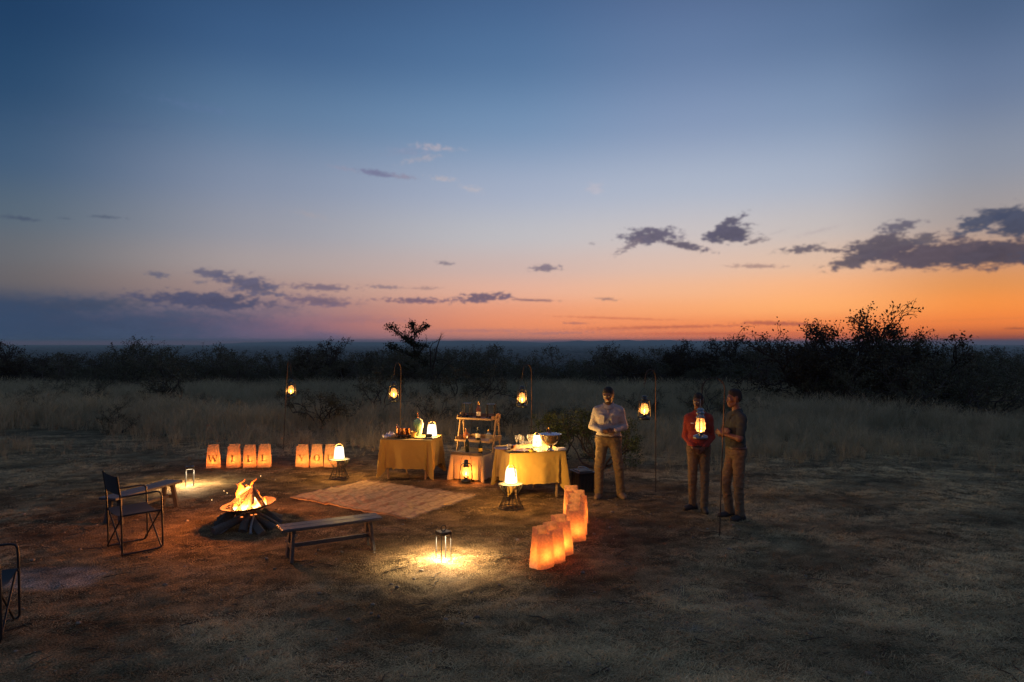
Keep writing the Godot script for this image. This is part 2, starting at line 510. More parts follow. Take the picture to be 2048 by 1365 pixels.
	func mesh() -> ArrayMesh:
		var arr := []
		arr.resize(Mesh.ARRAY_MAX)
		arr[Mesh.ARRAY_VERTEX] = v
		arr[Mesh.ARRAY_NORMAL] = n
		arr[Mesh.ARRAY_TEX_UV] = uv
		arr[Mesh.ARRAY_COLOR] = c
		var m := ArrayMesh.new()
		m.add_surface_from_arrays(Mesh.PRIMITIVE_TRIANGLES, arr)
		return m


func numbered(called: String) -> String:
	var k: int = taken.get(called, 0)
	taken[called] = k + 1
	return called if k == 0 else "%s_%03d" % [called, k]


func obj(called: String, shape, mat: Material, parent: Node3D = null) -> MeshInstance3D:
	var o := MeshInstance3D.new()
	o.mesh = shape.mesh() if shape is MB else shape
	o.material_override = mat
	if parent == null:
		o.name = numbered(called)
		add_child(o)
	else:
		o.name = called
		parent.add_child(o, true)
	return o


func tag(o: Node3D, label: String, category: String, group := "") -> Node3D:
	o.set_meta("label", label)
	if category != "":
		o.set_meta("category", category)
	if group != "":
		o.set_meta("group", group)
	return o


func thing(called: String, label: String, category: String, at := Vector3.ZERO, turn := 0.0, group := "") -> Node3D:
	var o := Node3D.new()
	o.name = numbered(called)
	add_child(o)
	o.position = at
	o.rotation.y = turn
	tag(o, label, category, group)
	return o


func copy_of(src: Node3D, label: String, at: Vector3, turn := 0.0, group := "", size := 1.0) -> Node3D:
	var called := str(src.name)
	if called.length() > 4 and called[called.length() - 4] == "_" and called.right(3).is_valid_int():
		called = called.left(called.length() - 4)
	var o: Node3D = src.duplicate()
	o.name = numbered(called)
	add_child(o)
	o.position = at
	o.rotation = Vector3(0, turn, 0)
	o.scale = Vector3.ONE * size
	o.set_meta("label", label)
	if group != "":
		o.set_meta("group", group)
	return o


func structure(o: Node3D) -> Node3D:
	o.set_meta("kind", "structure")
	return o


func rnd(a: float, b: float) -> float:
	return rng.randf_range(a, b)


func at(x: float, y: float, z: float) -> Transform3D:
	return Transform3D(Basis(), Vector3(x, y, z))


func lamp(parent: Node3D, called: String, where: Vector3, color: Color, energy: float, size: float) -> OmniLight3D:
	var l := OmniLight3D.new()
	l.name = called
	l.position = where
	l.light_color = color
	l.light_energy = energy
	l.light_size = size
	l.omni_range = 30.0
	l.omni_attenuation = 2.0
	l.shadow_enabled = true
	parent.add_child(l, true)
	return l


# ---------------------------------------------------------------- materials

func lin(r: float, g: float, b: float) -> Color:
	return Color(r, g, b).linear_to_srgb()


func mat(r: float, g: float, b: float, rough := 0.8, metal := 0.0) -> StandardMaterial3D:
	var m := StandardMaterial3D.new()
	m.albedo_color = lin(r, g, b)
	m.roughness = rough
	m.metallic = metal
	return m


# a grey picture of noise, from dark to white, that repeats without a seam
func noise_tex(seed_: int, freq: float, octaves: int, lo: float, size := 512, gain := 0.55, stretch := 1.0) -> ImageTexture:
	var f := FastNoiseLite.new()
	f.seed = seed_
	f.frequency = freq
	f.fractal_octaves = octaves
	f.fractal_gain = gain
	var im := f.get_seamless_image(size, size)
	im.convert(Image.FORMAT_L8)
	var d := im.get_data()
	for i in d.size():
		var t := clampf((d[i] / 255.0 - 0.5) * stretch + 0.5, 0.0, 1.0)
		d[i] = int(255.0 * (lo + (1.0 - lo) * t))
	return ImageTexture.create_from_image(Image.create_from_data(size, size, false, Image.FORMAT_L8, d))


func grain(m: StandardMaterial3D, tex: Texture2D, scale: Vector3, height: Texture2D = null, cm := 0.1, world := false) -> StandardMaterial3D:
	m.albedo_texture = tex
	m.uv1_triplanar = true
	m.uv1_world_triplanar = world
	m.uv1_scale = scale
	if height:
		m.heightmap_enabled = true
		m.heightmap_texture = height
		m.heightmap_scale = cm
	return m


func glow(r: float, g: float, b: float, power: float) -> StandardMaterial3D:
	var m := mat(0.6, 0.6, 0.6, 0.5)
	m.emission_enabled = true
	m.emission = lin(r, g, b)
	m.emission_energy_multiplier = power
	return m


func make_materials() -> void:
	var cloudy := noise_tex(3, 0.012, 5, 0.66, 512, 0.6, 1.5)
	var gritty := noise_tex(4, 0.08, 4, 0.5, 512, 0.7, 1.7)
	var weave := noise_tex(8, 0.16, 3, 0.6, 256, 0.7, 1.6)
	M.cloudy = cloudy
	M.gritty = gritty
	M.weave = weave

	var soil := grain(mat(1, 1, 1, 0.95), gritty, Vector3(0.9, 0.9, 0.9), gritty, 1.6, true)
	soil.vertex_color_use_as_albedo = true
	soil.metallic_specular = 0.2
	soil.detail_enabled = true
	soil.detail_albedo = cloudy
	soil.detail_blend_mode = BaseMaterial3D.BLEND_MODE_MUL
	soil.detail_uv_layer = BaseMaterial3D.DETAIL_UV_2
	soil.uv2_triplanar = true
	soil.uv2_world_triplanar = true
	soil.uv2_scale = Vector3(0.23, 0.23, 0.23)
	M.soil = soil
	var straw := mat(1, 1, 1, 0.85)
	straw.vertex_color_use_as_albedo = true
	straw.metallic_specular = 0.3
	straw.backlight_enabled = true
	straw.backlight = Color(0.4, 0.4, 0.4)
	M.straw = straw
	var leaf := mat(1, 1, 1, 0.7)
	leaf.vertex_color_use_as_albedo = true
	leaf.metallic_specular = 0.25
	leaf.backlight_enabled = true
	leaf.backlight = Color(0.5, 0.5, 0.5)
	M.leaf = leaf
	M.bark = grain(mat(0.085, 0.065, 0.05, 0.95), gritty, Vector3(3, 1, 3), gritty, 0.6)
	M.twig = mat(0.1, 0.078, 0.058, 0.95)

	M.wood_x = grain(mat(0.42, 0.25, 0.12, 0.6), weave, Vector3(0.7, 9, 9), weave, 0.05)
	M.wood_y = grain(mat(0.42, 0.25, 0.12, 0.6), weave, Vector3(9, 0.7, 9), weave, 0.05)
	M.wood_z = grain(mat(0.42, 0.25, 0.12, 0.6), weave, Vector3(9, 9, 0.7), weave, 0.05)
	M.old_wood_x = grain(mat(0.15, 0.13, 0.115, 0.5), gritty, Vector3(0.5, 7, 7), gritty, 0.25)
	M.old_wood_y = grain(mat(0.16, 0.125, 0.1, 0.8), gritty, Vector3(7, 0.5, 7), gritty, 0.2)
	M.log = grain(mat(0.3, 0.23, 0.17, 0.95), gritty, Vector3(5, 1.2, 5), gritty, 1.2)
	M.pale_log = grain(mat(0.55, 0.5, 0.45, 0.9), gritty, Vector3(5, 1.2, 5), gritty, 0.8)
	M.char = grain(mat(0.36, 0.21, 0.12, 0.9), gritty, Vector3(6, 1.5, 6), gritty, 1.0)
	M.cut_wood = grain(mat(0.42, 0.3, 0.18, 0.85), weave, Vector3(4, 4, 4))

	var ochre := grain(mat(0.5, 0.31, 0.065, 0.95), weave, Vector3(5, 5, 5), weave, 0.12)
	ochre.rim_enabled = true
	ochre.rim = 0.3
	M.ochre = ochre
	M.peach_cloth = grain(mat(0.68, 0.47, 0.27, 0.95), weave, Vector3(5, 5, 5), weave, 0.12)
	M.canvas = grain(mat(0.05, 0.06, 0.062, 0.95), weave, Vector3(7, 7, 7), weave, 0.1)
	M.fringe = mat(0.36, 0.27, 0.2, 0.95)
	M.napkin = mat(0.6, 0.56, 0.55, 0.9)
	M.black_metal = grain(mat(0.03, 0.03, 0.032, 0.45, 0.3), weave, Vector3(4, 4, 4))
	M.lantern_metal = grain(mat(0.09, 0.1, 0.1, 0.35, 0.85), cloudy, Vector3(6, 6, 6))
	M.zinc = grain(mat(0.35, 0.38, 0.4, 0.35, 0.9), cloudy, Vector3(6, 6, 6))
	M.rust = grain(mat(0.1, 0.062, 0.042, 0.7, 0.4), gritty, Vector3(4, 4, 4))
	M.steel = mat(0.72, 0.66, 0.56, 0.16, 1.0)
	M.copper = mat(0.75, 0.38, 0.2, 0.2, 1.0)
	M.bowl_iron = grain(mat(0.16, 0.08, 0.045, 0.75, 0.3), gritty, Vector3(4, 4, 4))
	M.black_plastic = mat(0.018, 0.02, 0.022, 0.4)
	M.dark_ware = mat(0.03, 0.022, 0.018, 0.3)
	M.red_ware = mat(0.13, 0.035, 0.022, 0.35)
	M.yellow_ware = mat(0.5, 0.3, 0.06, 0.5)
	M.lemon = grain(mat(0.62, 0.47, 0.05, 0.45), weave, Vector3(20, 20, 20), weave, 0.1)
	M.lemon.albedo_color = lin(0.6, 0.48, 0.05)
	M.cane = mat(0.5, 0.33, 0.15, 0.5)
	M.wire = mat(0.05, 0.045, 0.035, 0.4, 0.6)
	var glass := mat(1, 1, 1, 0.04)
	glass.transparency = BaseMaterial3D.TRANSPARENCY_ALPHA
	glass.albedo_color = Color(1, 1, 1, 0.06)
	M.glass = glass
	M.amber = bottle_glass(0.14, 0.045, 0.012, 0.55)
	M.dark_bottle = bottle_glass(0.012, 0.016, 0.01, 0.9)
	M.green_glass = bottle_glass(0.16, 0.3, 0.2, 0.5)
	M.whisky = bottle_glass(0.3, 0.1, 0.03, 0.6)
	M.paper_label = mat(0.6, 0.52, 0.38, 0.7)
	M.yellow_label = mat(0.62, 0.36, 0.03, 0.6)
	M.gold_foil = mat(0.8, 0.5, 0.14, 0.3, 1.0)
	M.ice = mat(0.8, 0.86, 0.95, 0.15)
	M.ice.subsurf_scatter_enabled = true
	M.ice.subsurf_scatter_strength = 0.3
	M.candle = mat(0.7, 0.62, 0.48, 0.5)
	M.sand = mat(0.4, 0.3, 0.2, 0.95)
	M.white_lamp = glow(1.0, 0.9, 0.72, 1.8)
	M.led = glow(1.0, 0.82, 0.5, 6.0)
	M.wick_flame = glow(1.0, 0.66, 0.25, 7.0)
	var paper := grain(mat(0.8, 0.57, 0.36, 0.9), noise_tex(15, 0.03, 4, 0.84, 256, 0.6, 1.4), Vector3(3, 3, 3), weave, 0.12)
	paper.backlight_enabled = true
	paper.backlight = Color(1.0, 0.9, 0.74)
	M.paper = paper
	var ink := mat(0.2, 0.15, 0.06, 0.9)
	ink.backlight_enabled = true
	ink.backlight = Color(0.6, 0.5, 0.35)
	M.letter = ink


func bottle_glass(r: float, g: float, b: float, a: float) -> StandardMaterial3D:
	var m := mat(r, g, b, 0.06)
	m.transparency = BaseMaterial3D.TRANSPARENCY_ALPHA
	m.albedo_color.a = a
	return m


# ---------------------------------------------------------------- ground

func ground_y(x: float, z: float) -> float:
	var d := -z
	var t := clampf((d - 30.0) / 200.0, 0.0, 1.0)
	var y := -45.0 * t * t * (3.0 - 2.0 * t)
	var r := Vector2(x, z + 8.0).length()
	if r < 60.0:
		var near := clampf(1.0 - r / 60.0, 0.0, 1.0)
		y += near * (0.022 * bumps.get_noise_2d(x * 0.9, z * 0.9) + 0.035 * bumps.get_noise_2d(x * 0.17 + 40.0, z * 0.17))
		if r < 14.0:
			y += 0.026 * bumps.get_noise_2d(x * 3.1, z * 3.1 + 31.0) + 0.012 * fine.get_noise_2d(x * 9.0, z * 9.0)
	return y - 0.002


# how bare the earth is: the trodden ring round the fire is red dirt
func bare(x: float, z: float) -> float:
	var r := Vector2((x + 2.1) / 6.0, (z + 10.6) / 4.6).length()
	var w := patches.get_noise_2d(x, z) * 0.55
	var near := smoothstep(9.2, 4.0, -z) * smoothstep(3.0, -1.0, x) * 0.6
	return clampf((1.2 - r + w) * 2.2, 0.0, 1.0) * 0.92 + near * 0.15


func grassy(x: float, z: float) -> float:
	var edge := 15.4 + 1.4 * patches.get_noise_2d(x * 0.6 + 50.0, z * 0.3)
	if x > 0.5:
		edge -= smoothstep(0.5, 4.5, x) * 2.6
	if x < -6.0:
		edge -= smoothstep(-6.0, -9.0, x) * 1.5
	return smoothstep(edge - 1.2, edge + 3.2, -z)


func ground_color(x: float, z: float) -> Color:
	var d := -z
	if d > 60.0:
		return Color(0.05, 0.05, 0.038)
	var dirt := Vector3(0.37, 0.215, 0.095)
	var litter := Vector3(0.52, 0.4, 0.2)
	var b := clampf(bare(x, z), 0.0, 1.0)
	var c := litter.lerp(dirt, b)
	var pale := Vector3(0.66, 0.58, 0.45)
	var w := patches.get_noise_2d(x * 5.0, z * 5.0 + 9.0) * 0.35
	var p1 := Vector2((x + 4.93) / 0.62, (z + 7.47) / 0.42).length()
	c = c.lerp(pale, smoothstep(1.1, 0.75, p1 + w) * 0.95)
	var p2 := Vector2((x - 1.9) / 0.55, (z + 6.6) / 0.75).length()
	c = c.lerp(pale, smoothstep(1.1, 0.5, p2 + w * 1.6) * 0.55)
	var s := patches.get_noise_2d(x * 1.6 + 91.0, z * 3.2)
	var s2 := patches.get_noise_2d(x * 7.0 + 11.0, z * 10.0)
	c *= (1.0 + 0.8 * s) * (1.0 + 0.6 * s2)
	c = c.lerp(Vector3(0.4, 0.31, 0.16), grassy(x, z) * 0.8)
	return Color(c.x, c.y, c.z)


func steps(lo: float, hi: float, a: float, b: float, fine_step: float, growth: float) -> PackedFloat32Array:
	var out := PackedFloat32Array()
	var back := []
	var s := fine_step
	var x := a
	while x > lo:
		s *= growth
		x -= s
		back.append(maxf(x, lo))
	back.reverse()
	for k in back:
		out.append(k)
	var n := int((b - a) / fine_step)
	for i in n + 1:
		out.append(a + (b - a) * i / n)
	s = fine_step
	x = b
	while x < hi:
		s *= growth
		x += s
		out.append(minf(x, hi))
	return out


func build_ground() -> void:
	var xs := steps(-9000.0, 9000.0, -7.5, 7.5, 0.07, 1.11)
	var zs := steps(-8300.0, 60.0, -15.5, -4.5, 0.07, 1.11)
	var nx := xs.size()
	var nz := zs.size()
	var v := PackedVector3Array()
	var n := PackedVector3Array()
	var c := PackedColorArray()
	v.resize(nx * nz)
	n.resize(nx * nz)
	c.resize(nx * nz)
	for j in nz:
		for i in nx:
			v[j * nx + i] = Vector3(xs[i], ground_y(xs[i], zs[j]), zs[j])
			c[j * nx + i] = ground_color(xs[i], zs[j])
	for j in nz:
		for i in nx:
			var du := v[j * nx + mini(i + 1, nx - 1)] - v[j * nx + maxi(i - 1, 0)]
			var dv := v[mini(j + 1, nz - 1) * nx + i] - v[maxi(j - 1, 0) * nx + i]
			n[j * nx + i] = dv.cross(du).normalized()
	var idx := PackedInt32Array()
	idx.resize((nx - 1) * (nz - 1) * 6)
	var k := 0
	for j in nz - 1:
		for i in nx - 1:
			var a := j * nx + i
			for q in [a, a + 1, a + nx, a + 1, a + nx + 1, a + nx]:
				idx[k] = q
				k += 1
	var arr := []
	arr.resize(Mesh.ARRAY_MAX)
	arr[Mesh.ARRAY_VERTEX] = v
	arr[Mesh.ARRAY_NORMAL] = n
	arr[Mesh.ARRAY_COLOR] = c
	arr[Mesh.ARRAY_INDEX] = idx
	var m := ArrayMesh.new()
	m.add_surface_from_arrays(Mesh.PRIMITIVE_TRIANGLES, arr)
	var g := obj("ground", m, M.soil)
	tag(g, "trodden red brown earth with dry straw litter running out to the plain", "ground")
	structure(g)


# ---------------------------------------------------------------- far plain, hills, scrub, trees, grass

func scatter(called: String, label: String, category: String, mesh: Mesh, m: Material, spots: Array, colors: Array) -> void:
	var mm := MultiMesh.new()
	mm.transform_format = MultiMesh.TRANSFORM_3D
	mm.use_colors = true
	mm.mesh = mesh
	mm.instance_count = spots.size()
	for i in spots.size():
		mm.set_instance_transform(i, spots[i])
		mm.set_instance_color(i, colors[i])
	var o := MultiMeshInstance3D.new()
	o.name = numbered(called)
	o.multimesh = mm
	o.material_override = m
	add_child(o)
	tag(o, label, category)
	o.set_meta("kind", "stuff")


func hill_line(called: String, label: String, z: float, pts: Array, wob: float) -> void:
	# a range with depth: front foot, crest, back foot
	var mb := MB.new()
	var foot := []
	var mid := []
	var crest := []
	var back := []
	var x0: float = pts[0].x
	var x1: float = pts[pts.size() - 1].x
	var n := 90
	for i in n + 1:
		var x := lerpf(x0, x1, float(i) / n)
		var k := 0
		while k < pts.size() - 2 and pts[k + 1].x < x:
			k += 1
		var t: float = (x - pts[k].x) / (pts[k + 1].x - pts[k].x)
		t = t * t * (3.0 - 2.0 * t)
		var h: float = lerpf(pts[k].y, pts[k + 1].y, t) * (1.0 + wob * fine.get_noise_1d(x * 0.004))
		foot.append(Vector3(x, -46.0, z + 420.0))
		mid.append(Vector3(x + 30.0 * fine.get_noise_1d(x * 0.01 + 7.0), -45.0 + h * 0.55, z + 170.0 + 60.0 * fine.get_noise_1d(x * 0.008)))
		crest.append(Vector3(x, -45.0 + h, z))
		back.append(Vector3(x, -46.0, z - 500.0))
	mb.sheet([foot, mid, crest, back], false, true)
	var o := obj(called, mb, M.hill)
	tag(o, label, "hills")
	structure(o)


func build_far_land() -> void:
	M.hill = mat(0.06, 0.06, 0.055, 0.95)
	hill_line("hills", "faint blue hill range on the horizon left of the leafy tree", -7900.0, [Vector2(-3300, 20), Vector2(-2900, 34), Vector2(-2620, 40), Vector2(-2450, 44), Vector2(-2300, 47), Vector2(-2150, 45), Vector2(-2000, 40), Vector2(-1780, 36), Vector2(-1400, 34), Vector2(-1050, 40), Vector2(-800, 48), Vector2(-520, 52), Vector2(-250, 50), Vector2(40, 44), Vector2(220, 36), Vector2(420, 20)], 0.08)
	hill_line("hills", "faint peaked hills on the horizon below the orange glow", -8000.0, [Vector2(350, 25), Vector2(600, 40), Vector2(760, 56), Vector2(900, 46), Vector2(1060, 50), Vector2(1300, 60), Vector2(1480, 50), Vector2(1620, 56), Vector2(1760, 58), Vector2(1980, 48), Vector2(2400, 48), Vector2(2800, 40), Vector2(3100, 25)], 0.12)
	# the plain's own bush, one mass out to the horizon
	var mb := MB.new()
	var r := RandomNumberGenerator.new()
	r.seed = 9
	for i in 46:
		var a := r.randf() * TAU
		var e := r.randf_range(-0.1, 1.4)
		var rad := r.randf_range(0.7, 1.0)
		var p := Vector3(cos(a) * cos(e) * 3.2, 0.6 + sin(e) * 2.3, sin(a) * cos(e) * 3.2) * rad
		leaf_tri(mb, r, p, r.randf_range(0.9, 1.7), Vector3(cos(a), 0.6, sin(a)))
	var spots := []
	var colors := []
	for i in 32000:
		var d := exp(r.randf_range(log(90.0), log(8000.0)))
		var x := r.randf_range(-0.95, 0.95) * d
		var s := r.randf_range(0.7, 1.6) * (0.6 if d < 260.0 else 1.0 if d < 2500.0 else 1.5)
		spots.append(Transform3D(Basis(Vector3.UP, r.randf() * TAU).scaled(Vector3(s * 1.4, s, s * 1.4)), Vector3(x, ground_y(x, -d), -d)))
		var k := r.randf_range(0.6, 1.3)
		colors.append(Color(0.03 * k, 0.034 * k, 0.024 * k))
	scatter("far_bushveld", "dark bush covering the plain as far as the horizon", "bushveld", mb.mesh(), M.leaf, spots, colors)


func leaf_tri(mb: MB, r: RandomNumberGenerator, p: Vector3, size: float, out: Vector3) -> void:
	var a := Vector3(r.randfn(), r.randfn(), r.randfn()).normalized()
	var b := Vector3(r.randfn(), r.randfn(), r.randfn()).cross(a).normalized()
	var n := a.cross(b)
	if n.dot(out) < 0.0:
		n = -n
	var q := p + a * size * 0.5
	mb.tri(p - a * size * 0.5, p + b * size * 0.28, q, n, n, n)
	mb.tri(p - a * size * 0.5, p - b * size * 0.28, q, n, n, n)


# grows a woody plant; returns the crown's tip places
func grow(mb: MB, r: RandomNumberGenerator, p: Vector3, dir: Vector3, length: float, rad: float, level: int, o: Dictionary, tips: Array) -> void:
	var pts := [p]
	var rr := [rad]
	var n := 3 if level > 1 else 2
	var d := dir
	for i in n:
		d = (d + Vector3(r.randfn(), r.randfn() * 0.6 + o.lift, r.randfn()) * o.crook).normalized()
		pts.append(pts[-1] + d * length / n)
		rr.append(rad * lerpf(1.0, 0.6, float(i + 1) / n))
	mb.tube(pts, rr, 6 if level > 2 else (4 if level > 1 else 3), false)
	if level <= 1:
		tips.append(pts[1])
	if level <= 0:
		tips.append(pts[-1])
		return
	var kids: int = o.kids + (1 if r.randf() < 0.4 else 0)
	for k in kids:
		var axis := Vector3(r.randfn(), r.randfn(), r.randfn()).normalized()
		var bend: float = o.spread * r.randf_range(0.6, 1.25)
		var nd := (d * cos(bend) + (axis - d * axis.dot(d)).normalized() * sin(bend)).normalized()
		var start: Vector3 = pts[-1] if k < 2 else pts[r.randi_range(1, n - 1)]
		grow(mb, r, start, nd, length * o.taper * r.randf_range(0.75, 1.2), rad * 0.6, level - 1, o, tips)


# kind: «bush», «bare», «leafy» or «dead»
func make_plant(kind: String, seed_: int) -> Array:
	var r := RandomNumberGenerator.new()
	r.seed = seed_
	var wood := MB.new()
	var crown := MB.new()
	var tips := []
	if kind == "bush" or kind == "green":
		var o := {"lift": 0.1, "crook": 0.32, "kids": 2, "spread": 0.62, "taper": 0.72}
		var stems := 6
		for s in stems:
			var a := TAU * s / stems + r.randf_range(-0.5, 0.5)
			var e := r.randf_range(0.5, 1.35)
			grow(wood, r, Vector3(cos(a) * 0.08, -0.05, sin(a) * 0.08), Vector3(cos(a) * cos(e), sin(e), sin(a) * cos(e)), r.randf_range(0.6, 0.9), 0.045, 4, o, tips)
		for t in tips:
			for k in (7 if kind == "bush" else 8):
				var q: Vector3 = t + Vector3(r.randfn(), r.randfn(), r.randfn()) * 0.06
				if q.y < 0.05:
					continue
				var g := r.randf_range(0.55, 1.4)
				crown.tint = Color(0.115 * g, 0.112 * g, 0.062 * g) if kind == "bush" else Color(0.07 * g, 0.095 * g, 0.035 * g)
				leaf_tri(crown, r, q, r.randf_range(0.04, 0.085), q)
	elif kind == "bare":
		var o := {"lift": 0.06, "crook": 0.42, "kids": 3, "spread": 0.72, "taper": 0.7}
		for s in 3:
			var a := TAU * s / 3.0 + r.randf_range(-0.4, 0.4)
			grow(wood, r, Vector3(cos(a) * 0.08, -0.1, sin(a) * 0.08), Vector3(cos(a) * 0.42, 1, sin(a) * 0.42).normalized(), r.randf_range(0.85, 1.05), 0.07, 5, o, tips)
		for t in tips:
			if r.randf() < 0.6:
				for k in 3:
					var g := r.randf_range(0.55, 1.3)
					crown.tint = Color(0.06 * g, 0.045 * g, 0.022 * g)
					leaf_tri(crown, r, t + Vector3(r.randfn(), r.randfn(), r.randfn()) * 0.05, r.randf_range(0.04, 0.08), t)
	elif kind == "leafy":
		# one crooked trunk, leaning limbs that carry flat sprays of leaves
		var limbs := [
			[Vector3(0, -0.1, 0), Vector3(-0.03, 0.9, 0.05), Vector3(0.05, 1.6, 0), Vector3(-0.05, 2.2, 0.05), Vector3(0.02, 2.75, 0)],
			[Vector3(-0.05, 2.2, 0.05), Vector3(-0.5, 2.6, 0.1), Vector3(-1.0, 2.95, 0.0), Vector3(-1.35, 3.2, 0.1)],
			[Vector3(0.02, 2.75, 0), Vector3(0.35, 3.0, -0.1), Vector3(0.65, 3.1, 0.05)],
			[Vector3(0.02, 2.75, 0), Vector3(-0.1, 3.1, 0.2), Vector3(0.05, 3.25, 0.25)],
			[Vector3(0.05, 1.6, 0), Vector3(-0.45, 1.85, 0.15), Vector3(-0.95, 2.05, 0.2), Vector3(-1.2, 2.2, 0.2)],
			[Vector3(0.05, 1.6, 0), Vector3(0.35, 2.0, 0.2), Vector3(0.55, 2.35, 0.15)],
			[Vector3(-0.05, 2.2, 0.05), Vector3(-0.35, 2.45, -0.3), Vector3(-0.6, 2.55, -0.45)],
			[Vector3(-0.03, 0.9, 0.05), Vector3(-0.4, 1.15, 0.2), Vector3(-0.75, 1.3, 0.1)],
			[Vector3(-0.03, 0.9, 0.05), Vector3(0.4, 1.2, -0.2), Vector3(0.6, 1.5, -0.2)],
		]
		var rad := [0.075, 0.04, 0.035, 0.035, 0.04, 0.035, 0.03, 0.03, 0.03]
		for i in limbs.size():
			var l: Array = limbs[i]
			var rr := []
			for k in l.size():
				rr.append(rad[i] * lerpf(1.0, 0.4, float(k) / (l.size() - 1)))
			wood.tube(l, rr, 6, false)
			for k in range(1, l.size()):
				if i == 0 and k < 3:
					continue
				for s in 12:
					var q: Vector3 = l[k - 1].lerp(l[k], r.randf())
					var d := Vector3(r.randfn() * 1.0, absf(r.randfn()) * 0.6, r.randfn()).normalized() * r.randf_range(0.12, 0.36)
					wood.tube([q, q + d * 0.6 + Vector3(0, 0.02, 0), q + d], [0.012, 0.008, 0.004], 3, false)
					tips.append(q + d)
					tips.append(q + d * 0.6)
		for t in tips:
			for k in 6:
				var g := r.randf_range(0.5, 1.3)
				crown.tint = Color(0.032 * g, 0.04 * g, 0.02 * g)
				leaf_tri(crown, r, t + Vector3(r.randfn(), r.randfn() * 0.8, r.randfn()) * 0.085, r.randf_range(0.06, 0.13), t - Vector3(0, 1.8, 0))
	else:
		var limbs := [
			[Vector3(0, -0.1, 0), Vector3(0.02, 0.8, 0.02), Vector3(0.0, 1.3, 0), Vector3(-0.02, 2.0, 0.02), Vector3(-0.05, 2.3, 0)],
			[Vector3(-0.05, 2.3, 0), Vector3(-0.25, 2.48, 0.05), Vector3(-0.5, 2.55, 0.0)],
			[Vector3(-0.25, 2.48, 0.05), Vector3(-0.24, 2.75, 0), Vector3(-0.25, 2.95, 0)],
			[Vector3(-0.05, 2.3, 0), Vector3(0.08, 2.55, -0.05), Vector3(0.3, 2.65, 0), Vector3(0.5, 2.85, 0.02)],
			[Vector3(0.02, 0.8, 0.02), Vector3(0.2, 1.6, 0.1), Vector3(0.32, 2.3, 0.1), Vector3(0.45, 2.7, 0.1), Vector3(0.55, 3.0, 0.05)],
			[Vector3(0.45, 2.7, 0.1), Vector3(0.6, 2.85, 0.15)],
			[Vector3(0.2, 0.5, 0.1), Vector3(0.45, 1.0, 0.15), Vector3(0.85, 1.45, 0.2), Vector3(1.15, 1.62, 0.15)],
			[Vector3(0.2, 1.6, 0.1), Vector3(0.6, 1.72, 0.25), Vector3(0.95, 1.6, 0.3), Vector3(1.3, 1.0, 0.35), Vector3(1.45, 0.6, 0.4)],
			[Vector3(0.0, 1.3, 0), Vector3(-0.4, 1.5, -0.1), Vector3(-0.75, 1.45, -0.1), Vector3(-1.0, 1.4, -0.15)],
			[Vector3(0.55, 3.0, 0.05), Vector3(0.62, 3.02, 0.1)], [Vector3(0.0, 1.3, 0), Vector3(0.02, 0.6, 0), Vector3(0.2, 0.5, 0.1), Vector3(0.25, 0.55, 0.1)],
		]
		var rad := [0.07, 0.025, 0.015, 0.025, 0.045, 0.015, 0.04, 0.025, 0.025, 0.01, 0.03]
		for i in limbs.size():
			var l: Array = limbs[i]
			var rr := []
			for k in l.size():
				rr.append(rad[i] * lerpf(1.0, 0.45, float(k) / (l.size() - 1)))
			wood.tube(l, rr, 6, false)
			for k in range(1, l.size()):
				for s in 2:
					var q: Vector3 = l[k]
					var d := Vector3(r.randfn(), absf(r.randfn()), r.randfn()).normalized() * r.randf_range(0.08, 0.22)
					wood.tube([q, q + d * 0.6 + Vector3(0, 0.01, 0), q + d], [0.009, 0.006, 0.003], 3, false)
		for k in 70:
			var t: Vector3 = [Vector3(-0.02, 1.75, 0), Vector3(-0.2, 1.6, 0), Vector3(0.15, 1.9, 0.1), Vector3(0.3, 1.55, 0.1)][k % 4]
			crown.tint = Color(0.03, 0.034, 0.02)
			leaf_tri(crown, r, t + Vector3(r.randfn(), r.randfn(), r.randfn()) * 0.16, r.randf_range(0.07, 0.13), t)
	return [wood.mesh(), crown.mesh()]


func plant(called: String, kind: Array, label: String, category: String, x: float, d: float, size: float, turn: float, group := "", squash := 1.0) -> Node3D:
	var o := thing(called, label, category, Vector3(x, ground_y(x, -d) - 0.03, -d), turn, group)
	o.scale = Vector3(size / squash, size, size / squash)
	obj("trunk", kind[0], M.bark if called != "bush" else M.twig, o)
	obj("crown", kind[1], M.leaf, o)
	return o


